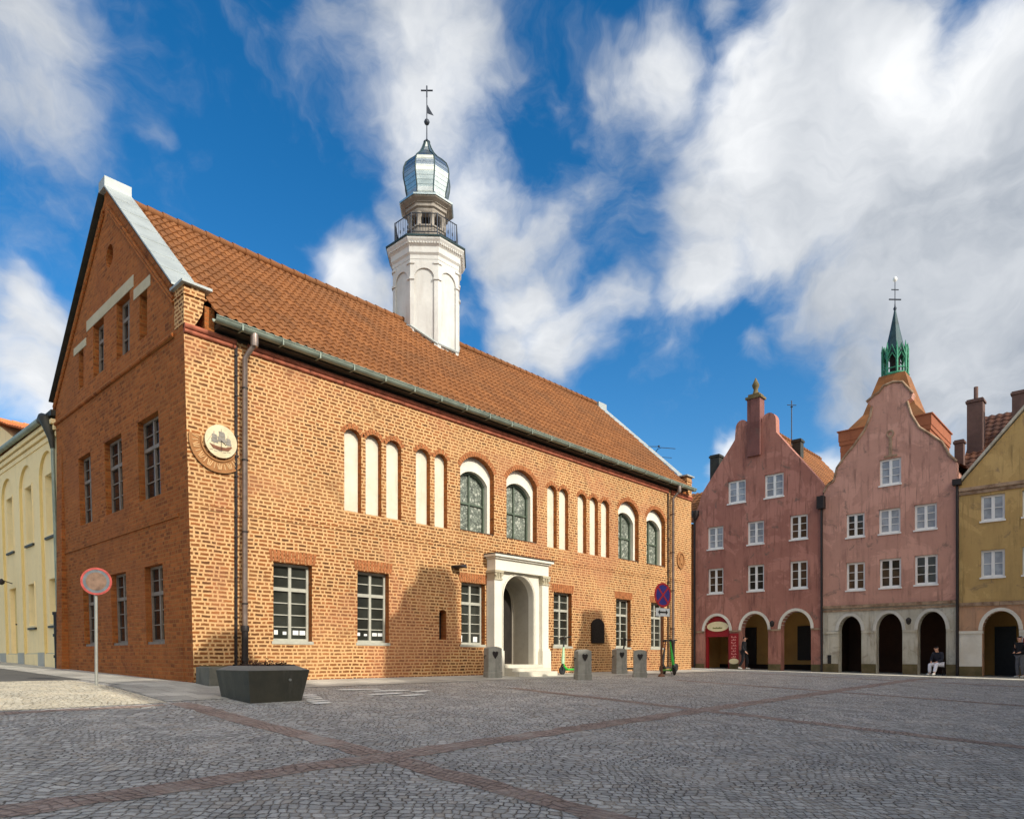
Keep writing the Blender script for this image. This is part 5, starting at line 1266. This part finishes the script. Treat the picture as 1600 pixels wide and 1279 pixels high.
sit = dict(pelvis=(-.05, 0, .50), waist=(-.04, 0, .63), chest=(.04, 0, .88), neck=(.10, 0, 1.05), head0=(.14, 0, 1.12), head1=(.17, 0, 1.20), face=(.95, 0, -.3),
           lsh=(.04, .19, .96), lel=(.12, .24, .70), lwr=(.32, .12, .60), rsh=(.04, -.19, .96), rel=(.12, -.24, .70), rwr=(.32, -.12, .60),
           lhip=(.02, .10, .48), lkn=(.42, .16, .50), lan=(.62, .20, .12), lto=(.76, .22, .06), rhip=(.02, -.10, .48), rkn=(.42, -.12, .50), ran=(.40, -.14, .10), rto=(.55, -.16, .05))
person('person in black coat and pale shoes walking just beyond the red banner', walk, (28.9, 1.62, gz(28.9, 1.62)+.014), R(-80), 'cloth', 'cloth')
person('person in dark jacket and white trousers sitting under the arch of the salmon house', sit, (29.0, -7.15, gz(29., -7.1)+.012), R(160), 'navy', 'whitecloth')
person('person in dark top and grey trousers standing by the white pier at the ochre house', stand, (29.1, -10.05, gz(29.1, -10.05)+.012), R(150), 'cloth', 'greycloth')
ST = thing('stool', 'low dark stool under the sitting person at the salmon house arch', 'stool', (29.05, -7.17, gz(29., -7.1)))
m = MB(); z = gz(29., -7.1)
m.box((28.87, -7.36, z+.36), (29.25, -6.98, z+.40)); m.build('seat', 'darkvoid', ST)
for sx in (-1, 1):
    for sy in (-1, 1):
        m = MB(); m.tube([(29.06+sx*.15, -7.17+sy*.15, z+.36), (29.06+sx*.18, -7.17+sy*.18, z+.005)], .018, 6); m.build('leg', 'darkvoid', ST)

# ------------------------------------------------------------------ sky, sun, camera
FW = Vector((.735, .678, 0)).normalized(); RT = Vector((FW.y, -FW.x, 0))
def sdir(x, y): return (FW+RT*((x-800)/1094)+Vector((0, 0, (1026-y)/1094))).normalized()
w = bpy.data.worlds.new('World'); scn.world = w; w.use_nodes = True
nt = w.node_tree; nt.nodes.clear()
sky = nd(nt, 'ShaderNodeTexSky', {'sky_type': 'NISHITA', 'sun_disc': False, 'sun_elevation': EL, 'sun_rotation': math.pi-AZ, 'altitude': 100., 'air_density': 1., 'dust_density': .4, 'ozone_density': 2.})
g = nd(nt, 'ShaderNodeTexCoord').outputs['Generated']
dirn = nd(nt, 'ShaderNodeVectorMath', {'operation': 'NORMALIZE'}, _0=g).outputs[0]
warp = noise(nt, dirn, 3.0, 5., .6)
wd = nd(nt, 'ShaderNodeVectorMath', {'operation': 'MULTIPLY_ADD'}, _0=nd(nt, 'ShaderNodeVectorMath', {'operation': 'SUBTRACT'}, _0=warp.outputs['Color'], _1=(.5, .5, .5)).outputs[0], _1=(.22, .22, .22), _2=dirn).outputs[0]
def lobes(lst):
    acc = None
    for x, y, r, a in lst:
        d = nd(nt, 'ShaderNodeVectorMath', {'operation': 'DISTANCE'}, _0=wd, _1=tuple(sdir(x, y))).outputs['Value']
        k = maprange(nt, d, r, 0., 0., a)
        acc = k if acc is None else math_(nt, 'SMOOTH_MAX', acc, k, .32)
    return acc
dens = lobes([(60, 60, .13, .85), (110, 175, .10, .75), (0, 150, .10, .75), (30, 510, .11, 1.05), (60, 600, .11, 1.05), (250, 205, .06, .5),
              (520, 20, .09, .7), (610, 40, .13, .95), (685, 65, .11, .95), (645, 150, .12, 1.), (655, 240, .10, .95), (725, 255, .09, .9), (605, 330, .07, .8), (765, 135, .08, .8), (825, 165, .08, .75),
              (525, 385, .085, 1.15), (580, 440, .09, 1.05), (755, 315, .10, .95), (810, 370, .11, 1.), (840, 450, .10, 1.), (820, 530, .09, .95), (895, 520, .10, .95), (740, 480, .06, .65),
              (940, 135, .10, .9), (1000, 120, .10, .95), (1000, 40, .09, .55), (970, 230, .08, .7), (1110, 20, .05, .55),
              (1150, 165, .09, 1.05), (1110, 250, .12, 1.05), (1075, 340, .12, 1.), (1070, 440, .11, .95), (1240, 135, .11, 1.05), (1330, 105, .11, 1.05), (1230, 300, .20, 1.15), (1410, 95, .12, 1.05), (1380, 260, .22, 1.15), (1510, 200, .20, 1.15), (1580, 70, .14, 1.05),
              (1450, 400, .24, 1.15), (1600, 380, .26, 1.15), (1290, 450, .14, 1.05), (1330, 570, .13, 1.05), (1480, 570, .20, 1.05), (1180, 550, .06, .6), (945, 370, .06, .6), (960, 480, .07, .62), (1290, 700, .07, 1.05), (1120, 710, .07, 1.), (885, 300, .07, .6), (860, 60, .07, .45), (470, 120, .05, .4), (1040, 560, .05, .45), (400, 640, .05, .3),
              (2100, 300, .6, 1.), (-700, 300, .4, .8)])
fb = noise(nt, nd(nt, 'ShaderNodeVectorMath', {'operation': 'MULTIPLY'}, _0=wd, _1=(1., 1., 1.35)).outputs[0], 5.0, 10., .63, .35).outputs['Fac']
back = noise(nt, dirn, 2.2, 6., .55).outputs['Fac']
sep = nd(nt, 'ShaderNodeSeparateXYZ', None, Vector=dirn)
fd = nd(nt, 'ShaderNodeVectorMath', {'operation': 'DOT_PRODUCT'}, _0=dirn, _1=tuple(FW)).outputs['Value']
dens = math_(nt, 'MAXIMUM', dens, math_(nt, 'MULTIPLY', maprange(nt, back, .42, .62), maprange(nt, fd, .35, -.1)))   # scattered cloud over the rest of the sky
cov = math_(nt, 'ADD', dens, math_(nt, 'MULTIPLY', math_(nt, 'SUBTRACT', fb, .5), 1.35))
mask = maprange(nt, cov, .26, .98)
bright = lobes([(500, 385, .10, 1.), (30, 480, .14, .9), (640, 80, .14, .55), (700, 230, .12, .55), (1120, 180, .13, .9), (1180, 150, .10, .8), (1400, 110, .10, .9), (1300, 200, .12, .5), (1560, 70, .14, .95), (1500, 150, .10, .7), (850, 480, .12, .6), (1000, 140, .12, .6), (1080, 400, .12, .6), (1290, 690, .09, 1.), (1130, 710, .10, 1.), (1000, 300, .1, .4), (30, 640, .1, .8)])
st = nd(nt, 'ShaderNodeVectorMath', {'operation': 'MULTIPLY'}, _0=wd, _1=(1., 1., 1.9)).outputs[0]
n7 = noise(nt, st, 4.2, 6., .6, .4).outputs['Fac']
grey = lobes([(1450, 420, .24, 1.), (1330, 540, .16, .9), (1560, 330, .2, .8), (1250, 260, .12, .6), (1590, 520, .2, .9), (60, 80, .16, .6), (640, 330, .1, .4)])
shade = math_(nt, 'SUBTRACT', math_(nt, 'ADD', math_(nt, 'MULTIPLY', bright, .62), math_(nt, 'MULTIPLY', math_(nt, 'SUBTRACT', n7, .27), 1.3)), math_(nt, 'MULTIPLY', grey, .24), clamp=True)
glow = maprange(nt, nd(nt, 'ShaderNodeVectorMath', {'operation': 'DOT_PRODUCT'}, _0=dirn, _1=(math.sin(AZ)*math.cos(EL), -math.cos(AZ)*math.cos(EL), math.sin(EL))).outputs['Value'], .25, 1., 1., 5.0)   # brightness added to unseen cloud near the sun, to fill the shade
cc = mixc(nt, shade, (.22, .26, .32), (.80, .81, .82))
cc = mixc(nt, maprange(nt, glow, 1., 3.5), cc, (.78, .70, .58))
gl = nd(nt, 'ShaderNodeVectorMath', {'operation': 'SCALE'}, _0=cc); nt.links.new(glow, gl.inputs['Scale']); ccol = gl.outputs[0]
tint = nd(nt, 'ShaderNodeHueSaturation', None, Color=sky.outputs[0]); tint.inputs['Saturation'].default_value = 1.42; tint.inputs['Value'].default_value = 1.0
SKS = .118
skc = nd(nt, 'ShaderNodeVectorMath', {'operation': 'SCALE'}, _0=tint.outputs[0]); skc.inputs['Scale'].default_value = SKS
fin = mixc(nt, mask, skc.outputs[0], ccol)
bg = nd(nt, 'ShaderNodeBackground', None, Color=fin, Strength=1.0)
out = nd(nt, 'ShaderNodeOutputWorld', None, Surface=bg.outputs[0])

sun = bpy.data.lights.new('sun', 'SUN'); sun.energy = 2.75; sun.angle = R(.5); sun.color = (1., .945, .84)
so = bpy.data.objects.new('sun', sun); col.objects.link(so)
L = Vector((math.sin(AZ)*math.cos(EL), -math.cos(AZ)*math.cos(EL), math.sin(EL)))
so.rotation_euler = L.to_track_quat('Z', 'Y').to_euler(); so.location = (0, -30, 40)

cam = bpy.data.cameras.new('camera'); cam.sensor_width = 36; cam.sensor_fit = 'HORIZONTAL'; cam.lens = 36*1094/1600
cam.shift_y = (1026-639.5)/1600; cam.clip_end = 2000; cam.clip_start = .05
co = bpy.data.objects.new('camera', cam); col.objects.link(co)
co.location = (-5.98, -14.17, .52)
co.rotation_euler = (R(90), 0, math.atan2(-FW.x, FW.y))
scn.camera = co
scn.cycles.max_bounces = 6; scn.cycles.diffuse_bounces = 3; scn.cycles.glossy_bounces = 2; scn.cycles.caustics_reflective = False; scn.cycles.caustics_refractive = False
w.cycles.sampling_method = 'MANUAL'; w.cycles.sample_map_resolution = 512
scn.view_settings.view_transform = 'Standard'; scn.view_settings.look = 'None'; scn.view_settings.exposure = 0.42; scn.view_settings.gamma = 1.0
